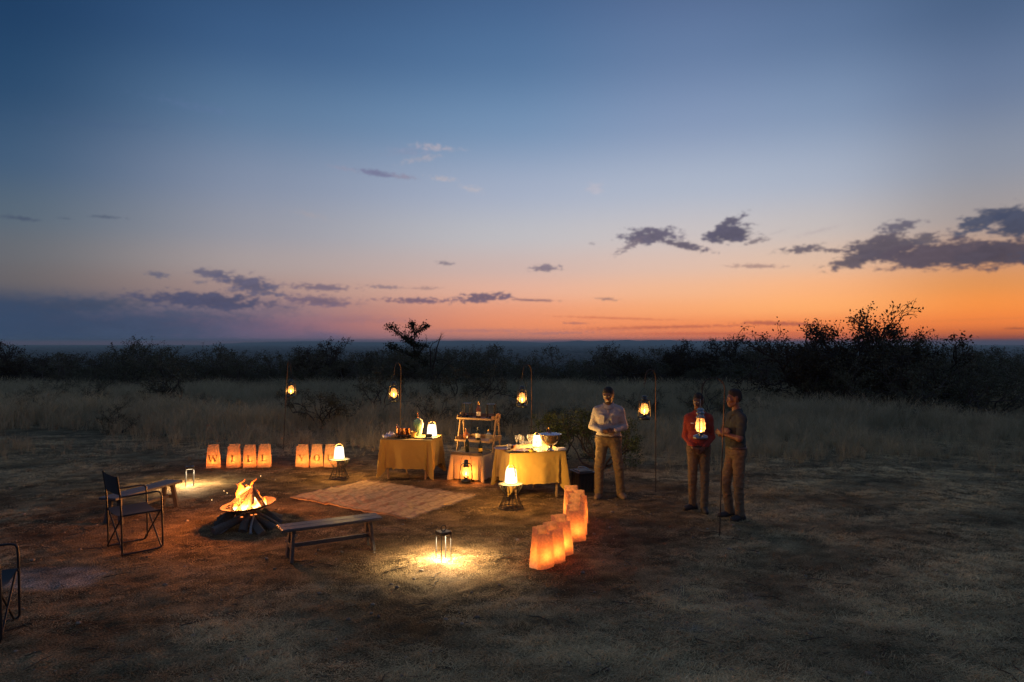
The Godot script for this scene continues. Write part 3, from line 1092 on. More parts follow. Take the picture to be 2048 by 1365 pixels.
func build_scrub() -> void:
	var bush := []
	for i in 6:
		bush.append(make_plant("bush", 100 + i))
	var bare := []
	for i in 4:
		bare.append(make_plant("bare", 200 + i))
	var green := make_plant("green", 300)
	plant("leafy_tree", make_plant("leafy", 7), "tall leafy tree standing alone above the thicket left of the dead tree", "tree", -5.3, 38.0, 1.14, 0.1)
	plant("dead_tree", make_plant("dead", 8), "dead forked tree with bare bent limbs beside the leafy tree", "tree", -4.45, 38.4, 1.04, 0.0)
	# bare crowns on the skyline
	plant("bare_tree", bare[0], "tallest bare tree of the dark clump against the orange sky", "tree", 12.9, 26.5, 1.95, 0.6)
	plant("bare_tree", bare[1], "broad bare tree at the left end of the dark clump", "tree", 11.6, 26.0, 1.6, 2.0)
	plant("bare_tree", bare[2], "low bare tree right of the tallest one in the dark clump", "tree", 14.2, 27.0, 1.66, 4.0)
	plant("bare_tree", bare[3], "small bare tree in the middle of the dark clump", "tree", 13.6, 28.0, 1.7, 1.2)
	plant("bare_tree", bare[1], "bare round tree poking above the horizon, second from the dark clump", "tree", 12.2, 38.0, 1.5, 5.1)
	plant("bare_tree", bare[2], "small bare tree poking above the horizon, next to the dark clump", "tree", 14.6, 39.5, 1.48, 0.4)
	plant("bare_tree", bare[0], "low bare tree poking above the horizon between two rounder ones", "tree", 9.9, 38.5, 1.42, 2.7)
	plant("bare_tree", bare[3], "leftmost of the bare trees poking above the horizon on the right", "tree", 8.1, 38.0, 1.46, 3.4)
	plant("bare_tree", bare[0], "thin bare tree with upright twigs left of the leafy tree", "tree", -10.6, 39.5, 1.5, 1.7)
	plant("bare_tree", bare[2], "bare tree cut by the left edge of the picture", "tree", -27.6, 37.5, 1.5, 0.9)
	plant("leafy_tree", bush[2], "leafy crown with a sloping limb above the far left thicket", "tree", -20.8, 38.0, 1.28, 1.4)
	# near shrubs that stand on their own
	plant("shrub", bush[0], "dark shrub in the grass behind the leftmost hook pole", "shrub", -5.6, 20.6, 0.72, 0.5)
	plant("shrub", bush[3], "dark shrub in the grass left of the second hanging lantern", "shrub", -4.3, 23.0, 0.8, 2.2)
	plant("shrub", green, "green leafy shrub behind the man in the pale shirt", "shrub", 1.75, 13.9, 0.66, 0.3)
	plant("shrub", green, "green leafy shrub behind the ice bowl table", "shrub", 1.0, 14.6, 0.62, 2.3)
	plant("shrub", bush[1], "dark shrub behind the wooden shelf", "shrub", -1.6, 25.0, 0.95, 1.0)
	plant("shrub", bush[4], "low dark shrub behind the man in the red shirt", "shrub", 5.9, 21.5, 0.55, 4.0)
	plant("shrub", bush[5], "dark shrub standing out in the grass on the far left", "shrub", -12.5, 26.0, 0.85, 3.0)
	# the dark clump on the right
	var r := RandomNumberGenerator.new()
	r.seed = 31
	var clump := [[10.9, 25.6, 1.0], [12.0, 25.0, 1.12], [13.0, 25.2, 1.15], [14.0, 24.8, 1.2], [15.0, 25.4, 1.15], [16.0, 25.2, 1.1], [16.9, 26.0, 1.05], [12.6, 26.8, 1.2], [14.6, 27.0, 1.2], [15.9, 27.2, 1.12], [17.6, 27.4, 1.05], [13.4, 23.2, 0.85], [15.4, 23.4, 0.9], [16.6, 24.0, 0.85], [19.4, 29.0, 1.0], [21.0, 30.0, 1.05]]
	for i in clump.size():
		var c: Array = clump[i]
		plant("bush", bush[i % 6], "dense dark bush of the big clump on the right", "bush", c[0], c[1], c[2], r.randf() * TAU, "bushes of the big dark clump")
	# weeds in the grass
	for i in 34:
		var d := r.randf_range(17.5, 34.0)
		var x := r.randf_range(-0.78, 0.78) * d
		plant("weed", bush[(i * 5) % 6], "low dark weed growing up through the pale grass", "weed", x, d, r.randf_range(0.24, 0.5), r.randf() * TAU, "low weeds in the grass", 0.8)
	# thicket behind the grass
	for i in 280:
		var d := 29.0 + 48.0 * pow(r.randf(), 1.2)
		var x := r.randf_range(-0.85, 0.85) * d
		var near := 36.0 if x < 9.0 else 32.0
		if x > 1.0 and x < 9.0:
			near = 39.0
		if d < near:
			d = near + r.randf_range(0.0, 12.0)
		var want := 2.52 + ground_y(x, -d) * -1.0 - (0.0075 + 0.013 * r.randf()) * d
		var size := clampf(want / 2.15, 0.6, 2.6) * r.randf_range(0.86, 1.02)
		plant("bush", bush[i % 6] if r.randf() < 0.94 else bare[i % 4], "dark thorn bush in the thicket behind the pale grass", "bush", x, d, size if i % 6 != 1 else size * 0.97, r.randf() * TAU, "bushes of the thicket behind the grass", clampf(size / 1.6, 0.75, 1.3))


func grass_clump(r: RandomNumberGenerator, blades: int, height: float, spread: float, width: float) -> ArrayMesh:
	var mb := MB.new()
	for i in blades:
		var a := r.randf() * TAU
		var b := Vector3(cos(a), 0, sin(a)) * r.randf() * spread
		var lean := Vector3(r.randfn(), 0, r.randfn()) * 0.34
		var h := height * r.randf_range(0.5, 1.1)
		var side := Vector3(sin(a * 3.0), 0, cos(a * 3.0)) * width
		var g := r.randf_range(0.7, 1.25)
		mb.tint = Color(g, g * r.randf_range(0.94, 1.0), g * r.randf_range(0.82, 1.0))
		var p1 := b + Vector3(lean.x * 0.4, 0.55, lean.z * 0.4) * h
		var p2 := b + Vector3(lean.x * 1.5, 1.0 - lean.length() * 0.4, lean.z * 1.5) * h
		var n := side.cross(p1 - b).normalized()
		mb.tri(b - side, b + side, p1 + side * 0.7, n, n, n)
		mb.tri(b - side, p1 + side * 0.7, p1 - side * 0.7, n, n, n)
		mb.tri(p1 - side * 0.7, p1 + side * 0.7, p2, n, n, n)
		if r.randf() < 0.35:
			# a seed head
			mb.tri(p2 - side * 1.6 + (p1 - p2) * 0.3, p2 + side * 1.6 + (p1 - p2) * 0.3, p2 + (p2 - p1) * 0.2, n, n, n)
	return mb.mesh()


func build_grass() -> void:
	var r := RandomNumberGenerator.new()
	r.seed = 55
	for kind in 3:
		var mesh := grass_clump(r, 22, [0.62, 0.8, 0.5][kind], 0.16, [0.003, 0.0034, 0.0038][kind])
		var spots := []
		var colors := []
		for i in 21000:
			var d := 12.5 + 37.0 * pow(r.randf(), 0.9)
			var x := r.randf_range(-0.86, 0.86) * d
			var k := grassy(x, -d)
			var patchy := patches.get_noise_2d(x * 0.45, d * 0.45 + 70.0)
			if r.randf() > k * (0.66 + 1.5 * patchy):
				continue
			var s := r.randf_range(0.6, 1.15) * (0.25 + 0.75 * k) * (0.5 + 0.5 * smoothstep(14.0, 23.0, d)) * (1.0 + 0.5 * patchy)
			spots.append(Transform3D(Basis(Vector3.UP, r.randf() * TAU).scaled(Vector3(s * 1.2, s, s * 1.2)), Vector3(x, ground_y(x, -d) - 0.01, -d)))
			var g := r.randf_range(0.65, 1.1) * (1.0 + 0.3 * patchy)
			colors.append(Color(0.55 * g, 0.465 * g, 0.28 * g))
		scatter("tall_grass", ["tall dry grass standing between the camp and the thicket", "pale seeding grass among the tall dry grass", "shorter dry grass among the tall dry grass"][kind], "grass", mesh, M.straw, spots, colors)
	# trodden straw and short tufts round the camp
	for kind in 3:
		var mb := MB.new()
		for i in 14:
			var a := r.randf() * TAU
			var p := Vector3(r.randfn(), 0, r.randfn()) * 0.05
			var l := r.randf_range(0.022, 0.06) * (1.7 if kind == 2 else 1.0)
			var up: float = [0.1, 0.2, 0.75][kind] * r.randf_range(0.3, 1.2)
			var d := Vector3(cos(a), up, sin(a)).normalized() * l
			var s := d.cross(Vector3(0.2, 1, 0.1)).normalized() * r.randf_range(0.001, 0.002)
			var n := s.cross(d).normalized()
			if n.y < 0.0:
				n = -n
			var g := r.randf_range(0.6, 1.2)
			mb.tint = Color(g, g * 0.97, g * 0.92)
			var q := p + Vector3(0, 0.004, 0)
			var mid := q + d * 0.55
			var end := q + d - Vector3(0, d.y * 0.35, 0)
			mb.tri(q - s, q + s, mid + s, n, n, n)
			mb.tri(q - s, mid + s, mid - s, n, n, n)
			mb.tri(mid - s, mid + s, end, n, n, n)
		var spots := []
		var colors := []
		for i in [60000, 46000, 30000][kind]:
			var d := 4.6 + 14.0 * pow(r.randf(), 1.25)
			var x := r.randf_range(-0.82, 0.82) * d
			var b := bare(x, -d)
			var patchy := patches.get_noise_2d(x * 1.3 + 17.0, d * 2.2)
			if r.randf() > (1.0 - 0.84 * b) * (0.72 + 1.2 * patchy):
				continue
			if on_rug(x, -d, 0.03) or (kind == 2 and b > 0.5) or Vector2((x + 4.93) / 0.62, (d - 7.47) / 0.42).length() < 0.95:
				continue
			var s := r.randf_range(0.6, 1.25)
			spots.append(Transform3D(Basis(Vector3.UP, r.randf() * TAU).scaled(Vector3(s, s, s)), Vector3(x, ground_y(x, -d), -d)))
			var g := r.randf_range(0.6, 1.15) * clampf(1.0 + 1.1 * patchy, 0.5, 1.4)
			colors.append(Color(0.68 * g, 0.52 * g, 0.265 * g).lerp(Color(0.46 * g, 0.27 * g, 0.115 * g), b * 0.85))
		scatter(["straw", "straw", "grass_tufts"][kind], ["flat trodden straw lying on the earth of the camp", "loose straw sticking up from the earth of the camp", "short dry tufts round the edge of the camp"][kind], ["straw", "straw", "grass"][kind], mb.mesh(), M.straw, spots, colors)


func build_litter() -> void:
	var r := RandomNumberGenerator.new()
	r.seed = 71
	var stone := MB.new()
	var rows := []
	for j in 6:
		var row := []
		for i in 8:
			var a := TAU * i / 8.0
			var e := -PI / 2 + PI * j / 5.0
			row.append(Vector3(cos(a) * cos(e), sin(e) * 0.62, sin(a) * cos(e)) * (1.0 + 0.3 * fine.get_noise_3d(cos(a) * 2.0, sin(e) * 2.0, sin(a) * 2.0)))
		rows.append(row)
	stone.sheet(rows, true, true)
	var twig := MB.new()
	twig.tube([Vector3(-0.1, 0.006, 0), Vector3(-0.03, 0.012, 0.012), Vector3(0.04, 0.008, -0.004), Vector3(0.11, 0.01, 0.01)], [0.004, 0.0035, 0.003, 0.0015], 4)
	twig.tube([Vector3(0.03, 0.008, 0), Vector3(0.06, 0.02, 0.035)], [0.0025, 0.001], 3)
	for kind in 2:
		var spots := []
		var colors := []
		for i in [1500, 700][kind]:
			var d := 4.6 + 12.0 * pow(r.randf(), 1.2)
			var x := r.randf_range(-0.8, 0.8) * d
			if on_rug(x, -d, 0.05):
				continue
			var s := 0.006 + 0.022 * pow(r.randf(), 5.0) if kind == 0 else r.randf_range(0.5, 1.5)
			spots.append(Transform3D(Basis.from_euler(Vector3(0, r.randf() * TAU, 0)).scaled(Vector3(s, s, s)), Vector3(x, ground_y(x, -d) + (s * 0.2 if kind == 0 else 0.0), -d)))
			var g := r.randf_range(0.6, 1.3)
			colors.append(Color(0.26 * g, 0.2 * g, 0.14 * g) if kind == 0 else Color(0.12 * g, 0.09 * g, 0.06 * g))
		scatter(["pebbles", "twig_litter"][kind], ["small stones strewn over the earth of the camp", "fallen twigs strewn over the earth of the camp"][kind], ["pebbles", "twigs"][kind], stone.mesh() if kind == 0 else twig.mesh(), M.straw, spots, colors)


const RUG_AT := Vector3(-2.07, 0.0, -11.27)
const RUG_TURN := -0.555


func on_rug(x: float, z: float, more: float) -> bool:
	var p := Vector3(x - RUG_AT.x, 0, z - RUG_AT.z).rotated(Vector3.UP, -RUG_TURN)
	return absf(p.x) < 1.2 + more and absf(p.z) < 0.86 + more


# ---------------------------------------------------------------- rug

func build_rug() -> void:
	var tex := Image.create(360, 256, false, Image.FORMAT_RGB8)
	for y in 256:
		var v := y / 255.0
		for x in 360:
			var u := x / 359.0
			var yarn := 0.95 + 0.22 * fine.get_noise_2d(x * 0.05, y * 0.9) + 0.12 * fine.get_noise_2d(x * 0.8, y * 0.8)
			var c := Vector3(0.8, 0.65, 0.46)
			# faded bands and stepped lozenges of a flat-woven kilim
			var b := absf(u - 0.5) * 2.0
			var zig := absf(fposmod(v * 5.0, 1.0) - 0.5) * 0.24
			var k := fposmod(b * 3.0 + zig, 1.0)
			var worn := clampf(0.55 + 0.6 * fine.get_noise_2d(u * 5.0, v * 5.0 + 3.0), 0.0, 1.0)
			if k < 0.16:
				c = c.lerp(Vector3(0.5, 0.31, 0.2), worn * 0.5)
			elif k < 0.24:
				c = c.lerp(Vector3(0.4, 0.3, 0.22), worn * 0.45)
			elif k > 0.62 and k < 0.72:
				c = c.lerp(Vector3(0.56, 0.4, 0.27), worn * 0.5)
			if absf(v - 0.5) > 0.47:
				c = c.lerp(Vector3(0.42, 0.3, 0.22), 0.5)
			c *= yarn
			tex.set_pixel(x, y, Color(clampf(c.x, 0, 1), clampf(c.y, 0, 1), clampf(c.z, 0, 1)))
	var m := mat(1, 1, 1, 0.95)
	m.albedo_color = Color(1.0, 1.0, 1.0)
	m.albedo_texture = ImageTexture.create_from_image(tex)
	m.metallic_specular = 0.15
	var o := thing("rug", "worn flat-woven rug with faded bands laid on the earth", "rug", RUG_AT, RUG_TURN)
	var mb := MB.new()
	var rows := []
	var n := 70
	for j in n + 1:
		var row := []
		for i in n + 1:
			var x := (float(i) / n - 0.5) * 2.4 + 0.012 * fine.get_noise_1d(j * 0.3)
			var z := (float(j) / n - 0.5) * 1.72 + 0.014 * fine.get_noise_1d(i * 0.2 + 50.0)
			var w := Vector3(x, 0, z).rotated(Vector3.UP, RUG_TURN) + RUG_AT
			var y := ground_y(w.x, w.z) + 0.013
			# ripples where it has been walked on
			y += 0.03 * maxf(0.0, fine.get_noise_2d(x * 1.2 + z * 1.4 + 5.0, z * 4.5 - x * 2.2)) + 0.005 * fine.get_noise_2d(x * 5.0, z * 5.0)
			row.append(Vector3(x, y, z))
		rows.append(row)
	mb.sheet(rows, false, true)
	# its edge has thickness
	var rim := []
	for i in n + 1:
		rim.append(rows[0][i])
	for j in range(1, n + 1):
		rim.append(rows[j][n])
	for i in range(n - 1, -1, -1):
		rim.append(rows[n][i])
	for j in range(n - 1, 0, -1):
		rim.append(rows[j][0])
	var low := []
	for p in rim:
		low.append(p - Vector3(0, 0.03, 0))
	mb.sheet([rim, low], true)
	var cloth := obj("woven_cloth", mb, m, o)
	var fr := MB.new()
	for s in [-1, 1]:
		for k in 110:
			var z := -0.84 + 1.68 * k / 109.0
			var w := Vector3(s * 1.2, 0, z).rotated(Vector3.UP, RUG_TURN) + RUG_AT
			var y := ground_y(w.x, w.z) + 0.012
			var d := Vector3(s * rnd(0.03, 0.06), -0.004, rnd(-0.015, 0.015))
			fr.tube([Vector3(s * 1.19, y + 0.004, z), Vector3(s * 1.2, y, z) + d * 0.5, Vector3(s * 1.2, y - 0.004, z) + d], [0.003, 0.003, 0.002], 3, false)
	var fringe := obj("fringe", fr, M.fringe, o)


# ---------------------------------------------------------------- tables

# a square cloth over a table: flat on top, hanging in folds, long at the corners
func draped(hx: float, hz: float, top: float, hang: float, corner: float, seed_: int, fold := 0.03, waves := 7.0) -> MB:
	var r := RandomNumberGenerator.new()
	r.seed = seed_
	var ph := [r.randf() * TAU, r.randf() * TAU, r.randf() * TAU]
	var mb := MB.new()
	var n := 200
	var rows := []
	var edge := []
	var outn := []
	var side := []
	var rc := 0.03
	for i in n:
		var t := float(i) / n * 4.0
		var k := int(t)
		var f := t - k
		# along each side, denser near corners
		f = f - 0.11 * sin(f * TAU)
		var cs := [Vector2(hx, hz), Vector2(-hx, hz), Vector2(-hx, -hz), Vector2(hx, -hz)]
		var a: Vector2 = cs[k]
		var b: Vector2 = cs[(k + 1) % 4]
		var p := a.lerp(b, f)
		var nn: Vector2 = [Vector2(0, 1), Vector2(-1, 0), Vector2(0, -1), Vector2(1, 0)][k]
		var prev: Vector2 = [Vector2(1, 0), Vector2(0, 1), Vector2(-1, 0), Vector2(0, -1)][k]
		var next: Vector2 = [Vector2(-1, 0), Vector2(0, -1), Vector2(1, 0), Vector2(0, 1)][k]
		var w := smoothstep(0.12, 0.0, f) * 0.5
		var w2 := smoothstep(0.88, 1.0, f) * 0.5
		var dir := (nn * (1.0 - w - w2) + prev * w + next * w2).normalized()
		edge.append(p)
		outn.append(dir)
		side.append(maxf(smoothstep(0.16, 0.0, f), smoothstep(0.84, 1.0, f)))
	for s in [0.0, 0.35, 0.7, 0.92, 0.985]:
		var row := []
		for i in n:
			var p: Vector2 = edge[i] * s
			row.append(Vector3(p.x, top + 0.0025 * fine.get_noise_2d(p.x * 5.0 + seed_, p.y * 5.0), p.y))
		rows.append(row)
	var m := 22
	for j in m + 1:
		var s := float(j) / m
		var row := []
		for i in n:
			var p: Vector2 = edge[i]
			var d: Vector2 = outn[i]
			var c: float = side[i]
			var u := TAU * i / n
			var wave := sin(u * waves + ph[0] + 0.9 * sin(u * 3.0 + ph[1])) * 0.6 + sin(u * waves * 2.3 + ph[2]) * 0.25 + 0.35 * fine.get_noise_2d(u * 6.0, s * 1.5 + seed_)
			var len_ := hang + corner * c * c + 0.012 * fine.get_noise_1d(u * 9.0 + seed_)
			var amp := fold * pow(s, 0.8) * (0.4 + 0.9 * (0.5 + 0.5 * fine.get_noise_1d(u * 2.2 + seed_ * 3.0)))
			var flare := 0.01 + 0.008 * s + c * 0.07 * s + wave * amp
			# the cloth falls in a fold on either side of a corner
			var pinch := smoothstep(0.15, 0.55, c) * smoothstep(1.0, 0.6, c)
			flare -= pinch * 0.075 * s
			flare += 0.006 * fine.get_noise_3d(p.x * 9.0 + seed_, s * 5.0, p.y * 9.0)
			var drop := s * len_
			var y := top - 0.004 - drop + (0.012 * (1.0 - s) if j == 0 else 0.0) * 0.0
			row.append(Vector3(p.x + d.x * flare, y, p.y + d.y * flare))
		rows.append(row)
	mb.sheet(rows, true, true)
	return mb


func folding_table(at_: Vector3, turn: float, hx: float, hz: float, label: String) -> Node3D:
	var o := thing("folding_table", label, "table", at_, turn)
	var t := MB.new()
	t.box(at(0, 0.725, 0), Vector3(hx * 2 - 0.02, 0.03, hz * 2 - 0.02), 0.005)
	obj("tabletop", t, M.old_wood_x, o)
	for sx in [-1, 1]:
		for sz in [-1, 1]:
			var l := MB.new()
			l.beam(Vector3(sx * (hx - 0.09), 0.71, sz * (hz - 0.1)), Vector3(sx * (hx - 0.2 + 0.08 * sz), 0.0, sz * (hz - 0.07)), 0.035, 0.03)
			obj("leg", l, M.wood_y, o)
		var b := MB.new()
		b.beam(Vector3(sx * (hx - 0.15), 0.33, -(hz - 0.1)), Vector3(sx * (hx - 0.15), 0.33, hz - 0.1), 0.03, 0.022)
		obj("stretcher", b, M.wood_z, o)
	return o


func on_table(table: Node3D, x: float, z: float, y := 0.756) -> Vector3:
	return Vector3(x, y + table.position.y, z)


func single(called: String, mb: MB, m: Material, label: String, category: String, p: Vector3, turn := 0.0, group := "") -> MeshInstance3D:
	var o := obj(called, mb, m)
	o.position = p
	o.rotation.y = turn
	tag(o, label, category, group)
	return o


func goblet(rb: float, hb: float, stem: float, foot: float, narrow: float) -> MB:
	var mb := MB.new()
	var y := stem
	var prof := [Vector2(0, 0.0), Vector2(foot, 0.0), Vector2(foot, 0.003), Vector2(0.006, 0.008), Vector2(0.0035, 0.02), Vector2(0.0035, y - 0.008), Vector2(0.008, y)]
	for k in 9:
		var t := (k + 1) / 9.0
		prof.append(Vector2(rb * sin(minf(t * 1.9, PI / 2) ) * lerpf(1.0, narrow, smoothstep(0.45, 1.0, t)), y + hb * t))
	for k in range(8, -1, -1):
		var t := (k + 1) / 9.0
		prof.append(Vector2(rb * sin(minf(t * 1.9, PI / 2)) * lerpf(1.0, narrow, smoothstep(0.45, 1.0, t)) - 0.0014, y + hb * t + 0.001))
	prof.append(Vector2(0, y + 0.003))
	mb.lathe(prof, 20)
	return mb


func tumbler(r: float, h: float) -> MB:
	var mb := MB.new()
	mb.lathe([Vector2(0, 0), Vector2(r * 0.85, 0), Vector2(r * 0.88, 0.004), Vector2(r, h), Vector2(r - 0.003, h), Vector2(r * 0.84, 0.012), Vector2(0, 0.012)], 18)
	return mb


func table_lamp(label: String, p: Vector3, turn: float, strap := false) -> Node3D:
	var o := thing("table_lamp", label, "lamp", p, turn, "glowing white table lamps")
	var b := MB.new()
	b.lathe([Vector2(0, 0.012), Vector2(0.088, 0.012), Vector2(0.1, 0.02), Vector2(0.104, 0.035), Vector2(0.1, 0.09), Vector2(0.092, 0.17), Vector2(0.085, 0.225), Vector2(0.079, 0.24), Vector2(0.066, 0.247), Vector2(0, 0.248)], 28)
	obj("lamp_shade", b, M.white_lamp, o)
	var f := MB.new()
	f.lathe([Vector2(0, 0), Vector2(0.082, 0), Vector2(0.085, 0.003), Vector2(0.085, 0.0115), Vector2(0, 0.0115)], 24)
	obj("lamp_foot", f, M.cane, o)
	var h := MB.new()
	var pts := []
	for k in 15:
		var a := PI * k / 14.0
		pts.append(Vector3(cos(a) * 0.078, 0.245 + sin(a) * 0.065, 0))
	if strap:
		# a broad strap that hangs down on one side
		var rows := []
		for w in [-0.012, 0.012]:
			var row := []
			row.append(Vector3(-0.098, 0.12, w))
			row.append(Vector3(-0.094, 0.19, w))
			for k in range(14, -1, -1):
				row.append(pts[k] * Vector3(1.04, 1.0, 1.0) + Vector3(0, 0, w))
			rows.append(row)
		var inner := []
		for row in rows:
			var r2 := []
			for q in row:
				r2.append(q * Vector3(0.955, 1, 1) + Vector3(0, -0.004, 0))
			inner.append(r2)
		h.sheet([rows[0], rows[1], inner[1], inner[0], rows[0]], false, true)
	else:
		pts.push_front(Vector3(0.084, 0.2, 0))
		pts.append(Vector3(-0.084, 0.2, 0))
		h.tube(pts, 0.009, 7)
	obj("handle", h, M.cane, o)
	o.scale = Vector3.ONE * 0.9
	lamp(o, "lamp_light", Vector3(0, 0.13, 0), Color(1.0, 0.77, 0.42), LAMP_POWER, 0.07)
	return o


const LAMP_POWER := 1.8


func wire_stool(label: String, p: Vector3) -> Node3D:
	var o := thing("wire_stool", label, "stool", p, 0.2, "hourglass wire stools with a lamp on top")
	var t := MB.new()
	t.lathe([Vector2(0, 0.3605), Vector2(0.178, 0.3605), Vector2(0.179, 0.362), Vector2(0.179, 0.3665), Vector2(0.178, 0.368), Vector2(0, 0.368)], 32)
	obj("glass_top", t, M.glass, o)
	for h in [[0.362, 0.186, 0.0065], [0.205, 0.1, 0.004], [0.11, 0.135, 0.003], [0.008, 0.185, 0.0055]]:
		var b := MB.new()
		b.ring(Vector3(0, h[0], 0), h[1], h[2], 6, 32)
		obj("hoop", b, M.wire, o)
	var w := MB.new()
	w.tube([Vector3(0.185, 0.36, 0), Vector3(0.155, 0.3, 0), Vector3(0.102, 0.215, 0), Vector3(0.104, 0.19, 0), Vector3(0.14, 0.1, 0), Vector3(0.185, 0.008, 0)], 0.0042, 5)
	var wm := w.mesh()
	for k in 16:
		var q := obj("wire", wm, M.wire, o)
		q.rotation.y = TAU * k / 16.0
	return o


func build_tables() -> void:
	var a := Vector3(-1.866, ground_y(-1.866, -13.05), -13.05)
	folding_table(a, -0.175, 0.47, 0.375, "folding bar table under the ochre cloth, left of the shelf")
	var c := single("tablecloth", draped(0.47, 0.375, 0.7455, 0.52, 0.18, 3, 0.055, 6.0), M.ochre, "ochre cloth draped over the bar table with the dark mugs and green vase", "tablecloth", a, -0.175)
	var b := Vector3(0.291, ground_y(0.291, -11.52), -11.52)
	folding_table(b, 0.28, 0.46, 0.425, "folding drinks table under the ochre cloth, right of the shelf")
	single("tablecloth", draped(0.46, 0.425, 0.7455, 0.5, 0.17, 8, 0.042, 8.0), M.ochre, "ochre cloth draped over the drinks table with the ice bowl", "tablecloth", b, 0.28)
	var ya := a.y + 0.749
	var yb := b.y + 0.749
	# --- left table
	table_lamp("white table lamp with a cane handle on the bar table beside the green vase", Vector3(-1.5, ya, -13.1), 0.2)
	var nap := MB.new()
	var rows := []
	for j in 15:
		var row := []
		for i in 17:
			var x := (i / 16.0 - 0.5) * 0.24
			var z := (j / 14.0 - 0.5) * 0.18
			var y := 0.012 + 0.055 * absf(fine.get_noise_2d(x * 11.0, z * 11.0 + 4.0)) * 1.6 + 0.05 * smoothstep(0.06, 0.0, absf(x - z * 0.6 - 0.03))
			row.append(Vector3(x, y, z + 0.02 * fine.get_noise_2d(x * 9.0, 3.0)))
		rows.append(row)
	nap.sheet(rows, false, true)
	single("napkin", nap, M.napkin, "crumpled pale napkin at the left corner of the bar table", "napkin", Vector3(-2.27, ya, -12.93), 0.3)
	var mug := MB.new()
	mug.lathe([Vector2(0, 0), Vector2(0.036, 0), Vector2(0.04, 0.006), Vector2(0.041, 0.11), Vector2(0.043, 0.114), Vector2(0.039, 0.114), Vector2(0.036, 0.01), Vector2(0, 0.01)], 20)
	var mm := mug.mesh()
	var hd := MB.new()
	hd.tube([Vector3(0.04, 0.09, 0), Vector3(0.062, 0.085, 0), Vector3(0.068, 0.055, 0), Vector3(0.06, 0.028, 0), Vector3(0.04, 0.025, 0)], 0.004, 6)
	var hm := hd.mesh()
	var where := [[-2.12, -13.12, "left one of the copper mugs on the bar table"], [-2.04, -13.0, "middle one of the copper mugs on the bar table"], [-1.96, -13.12, "right one of the copper mugs on the bar table"]]
	for w in where:
		var o := thing("copper_mug", w[2], "mug", Vector3(w[0], ya + (0.014 if w[1] > -13.05 else 0.0), w[1]), rnd(-2, 2), "copper mugs on the bar table")
		o.scale = Vector3(1.25, 1.35, 1.25)
		obj("cup", mm, M.copper, o)
		obj("handle", hm, M.copper, o)
	var mill := thing("pepper_mill", "slim turned mill standing behind the copper mugs", "mill", Vector3(-2.17, ya, -13.22))
	var mb1 := MB.new()
	mb1.lathe([Vector2(0, 0), Vector2(0.03, 0), Vector2(0.03, 0.02), Vector2(0.02, 0.06), Vector2(0.026, 0.11), Vector2(0.024, 0.14), Vector2(0, 0.14)], 16)
	obj("body", mb1, M.old_wood_y, mill)
	var mb2 := MB.new()
	mb2.lathe([Vector2(0, 0.141), Vector2(0.022, 0.141), Vector2(0.027, 0.165), Vector2(0.018, 0.19), Vector2(0.008, 0.196), Vector2(0.011, 0.206), Vector2(0, 0.214)], 16)
	obj("knob", mb2, M.copper, mill)
	var tray := MB.new()
	tray.lathe([Vector2(0, 0), Vector2(0.15, 0), Vector2(0.17, 0.012), Vector2(0.173, 0.014), Vector2(0.168, 0.016), Vector2(0.148, 0.006), Vector2(0, 0.006)], 28, Vector3.ZERO, 0.75)
	single("serving_tray", tray, M.dark_ware, "dark oval tray under the small bowls on the bar table", "tray", Vector3(-2.0, ya, -12.92))
	var bw := MB.new()
	bw.lathe([Vector2(0, 0), Vector2(0.024, 0), Vector2(0.044, 0.02), Vector2(0.05, 0.042), Vector2(0.046, 0.042), Vector2(0.038, 0.02), Vector2(0, 0.008)], 18)
	var k := 0
	for w in [[-2.09, -12.9, "dark snack bowl at the left end of the oval tray"], [-1.99, -12.86, "dark snack bowl at the front of the oval tray"], [-1.9, -12.9, "dark snack bowl at the right end of the oval tray"]]:
		single("snack_bowl", bw, M.dark_ware, w[2], "bowl", Vector3(w[0], ya + 0.009, w[1]), 0.0, "snack bowls on the bar table")
	var spoon := MB.new()
	spoon.tube([Vector3(0, 0.012, 0), Vector3(0.03, 0.06, 0.0), Vector3(0.065, 0.115, 0.01)], [0.004, 0.004, 0.006], 6)
	single("serving_spoon", spoon, M.steel, "metal spoon leaning in the right snack bowl on the bar table", "spoon", Vector3(-1.92, ya + 0.013, -12.9))
	var cup := MB.new()
	cup.lathe([Vector2(0, 0), Vector2(0.04, 0), Vector2(0.043, 0.01), Vector2(0.056, 0.105), Vector2(0.052, 0.105), Vector2(0.039, 0.014), Vector2(0, 0.012)], 18)
	var yc := single("yellow_cup", cup, M.yellow_ware, "yellow cup leaning over between the snack bowls and the green vase", "cup", Vector3(-1.835, ya + 0.008, -12.92))
	yc.rotation.z = -0.22
	var vase := thing("green_vase", "green glass vase with a round head on a narrow foot, a candle in its mouth", "vase", Vector3(-1.76, ya, -13.1))
	var vb := MB.new()
	vb.lathe([Vector2(0, 0), Vector2(0.042, 0), Vector2(0.044, 0.01), Vector2(0.038, 0.03), Vector2(0.036, 0.1), Vector2(0.05, 0.14), Vector2(0.082, 0.19), Vector2(0.092, 0.235), Vector2(0.08, 0.285), Vector2(0.05, 0.315), Vector2(0.026, 0.33), Vector2(0.02, 0.345), Vector2(0.014, 0.345), Vector2(0.02, 0.325), Vector2(0.07, 0.28), Vector2(0.085, 0.235), Vector2(0.045, 0.145), Vector2(0.03, 0.1), Vector2(0.034, 0.02), Vector2(0, 0.015)], 22)
	obj("bottle", vb, M.green_glass, vase)
	var wax := MB.new()
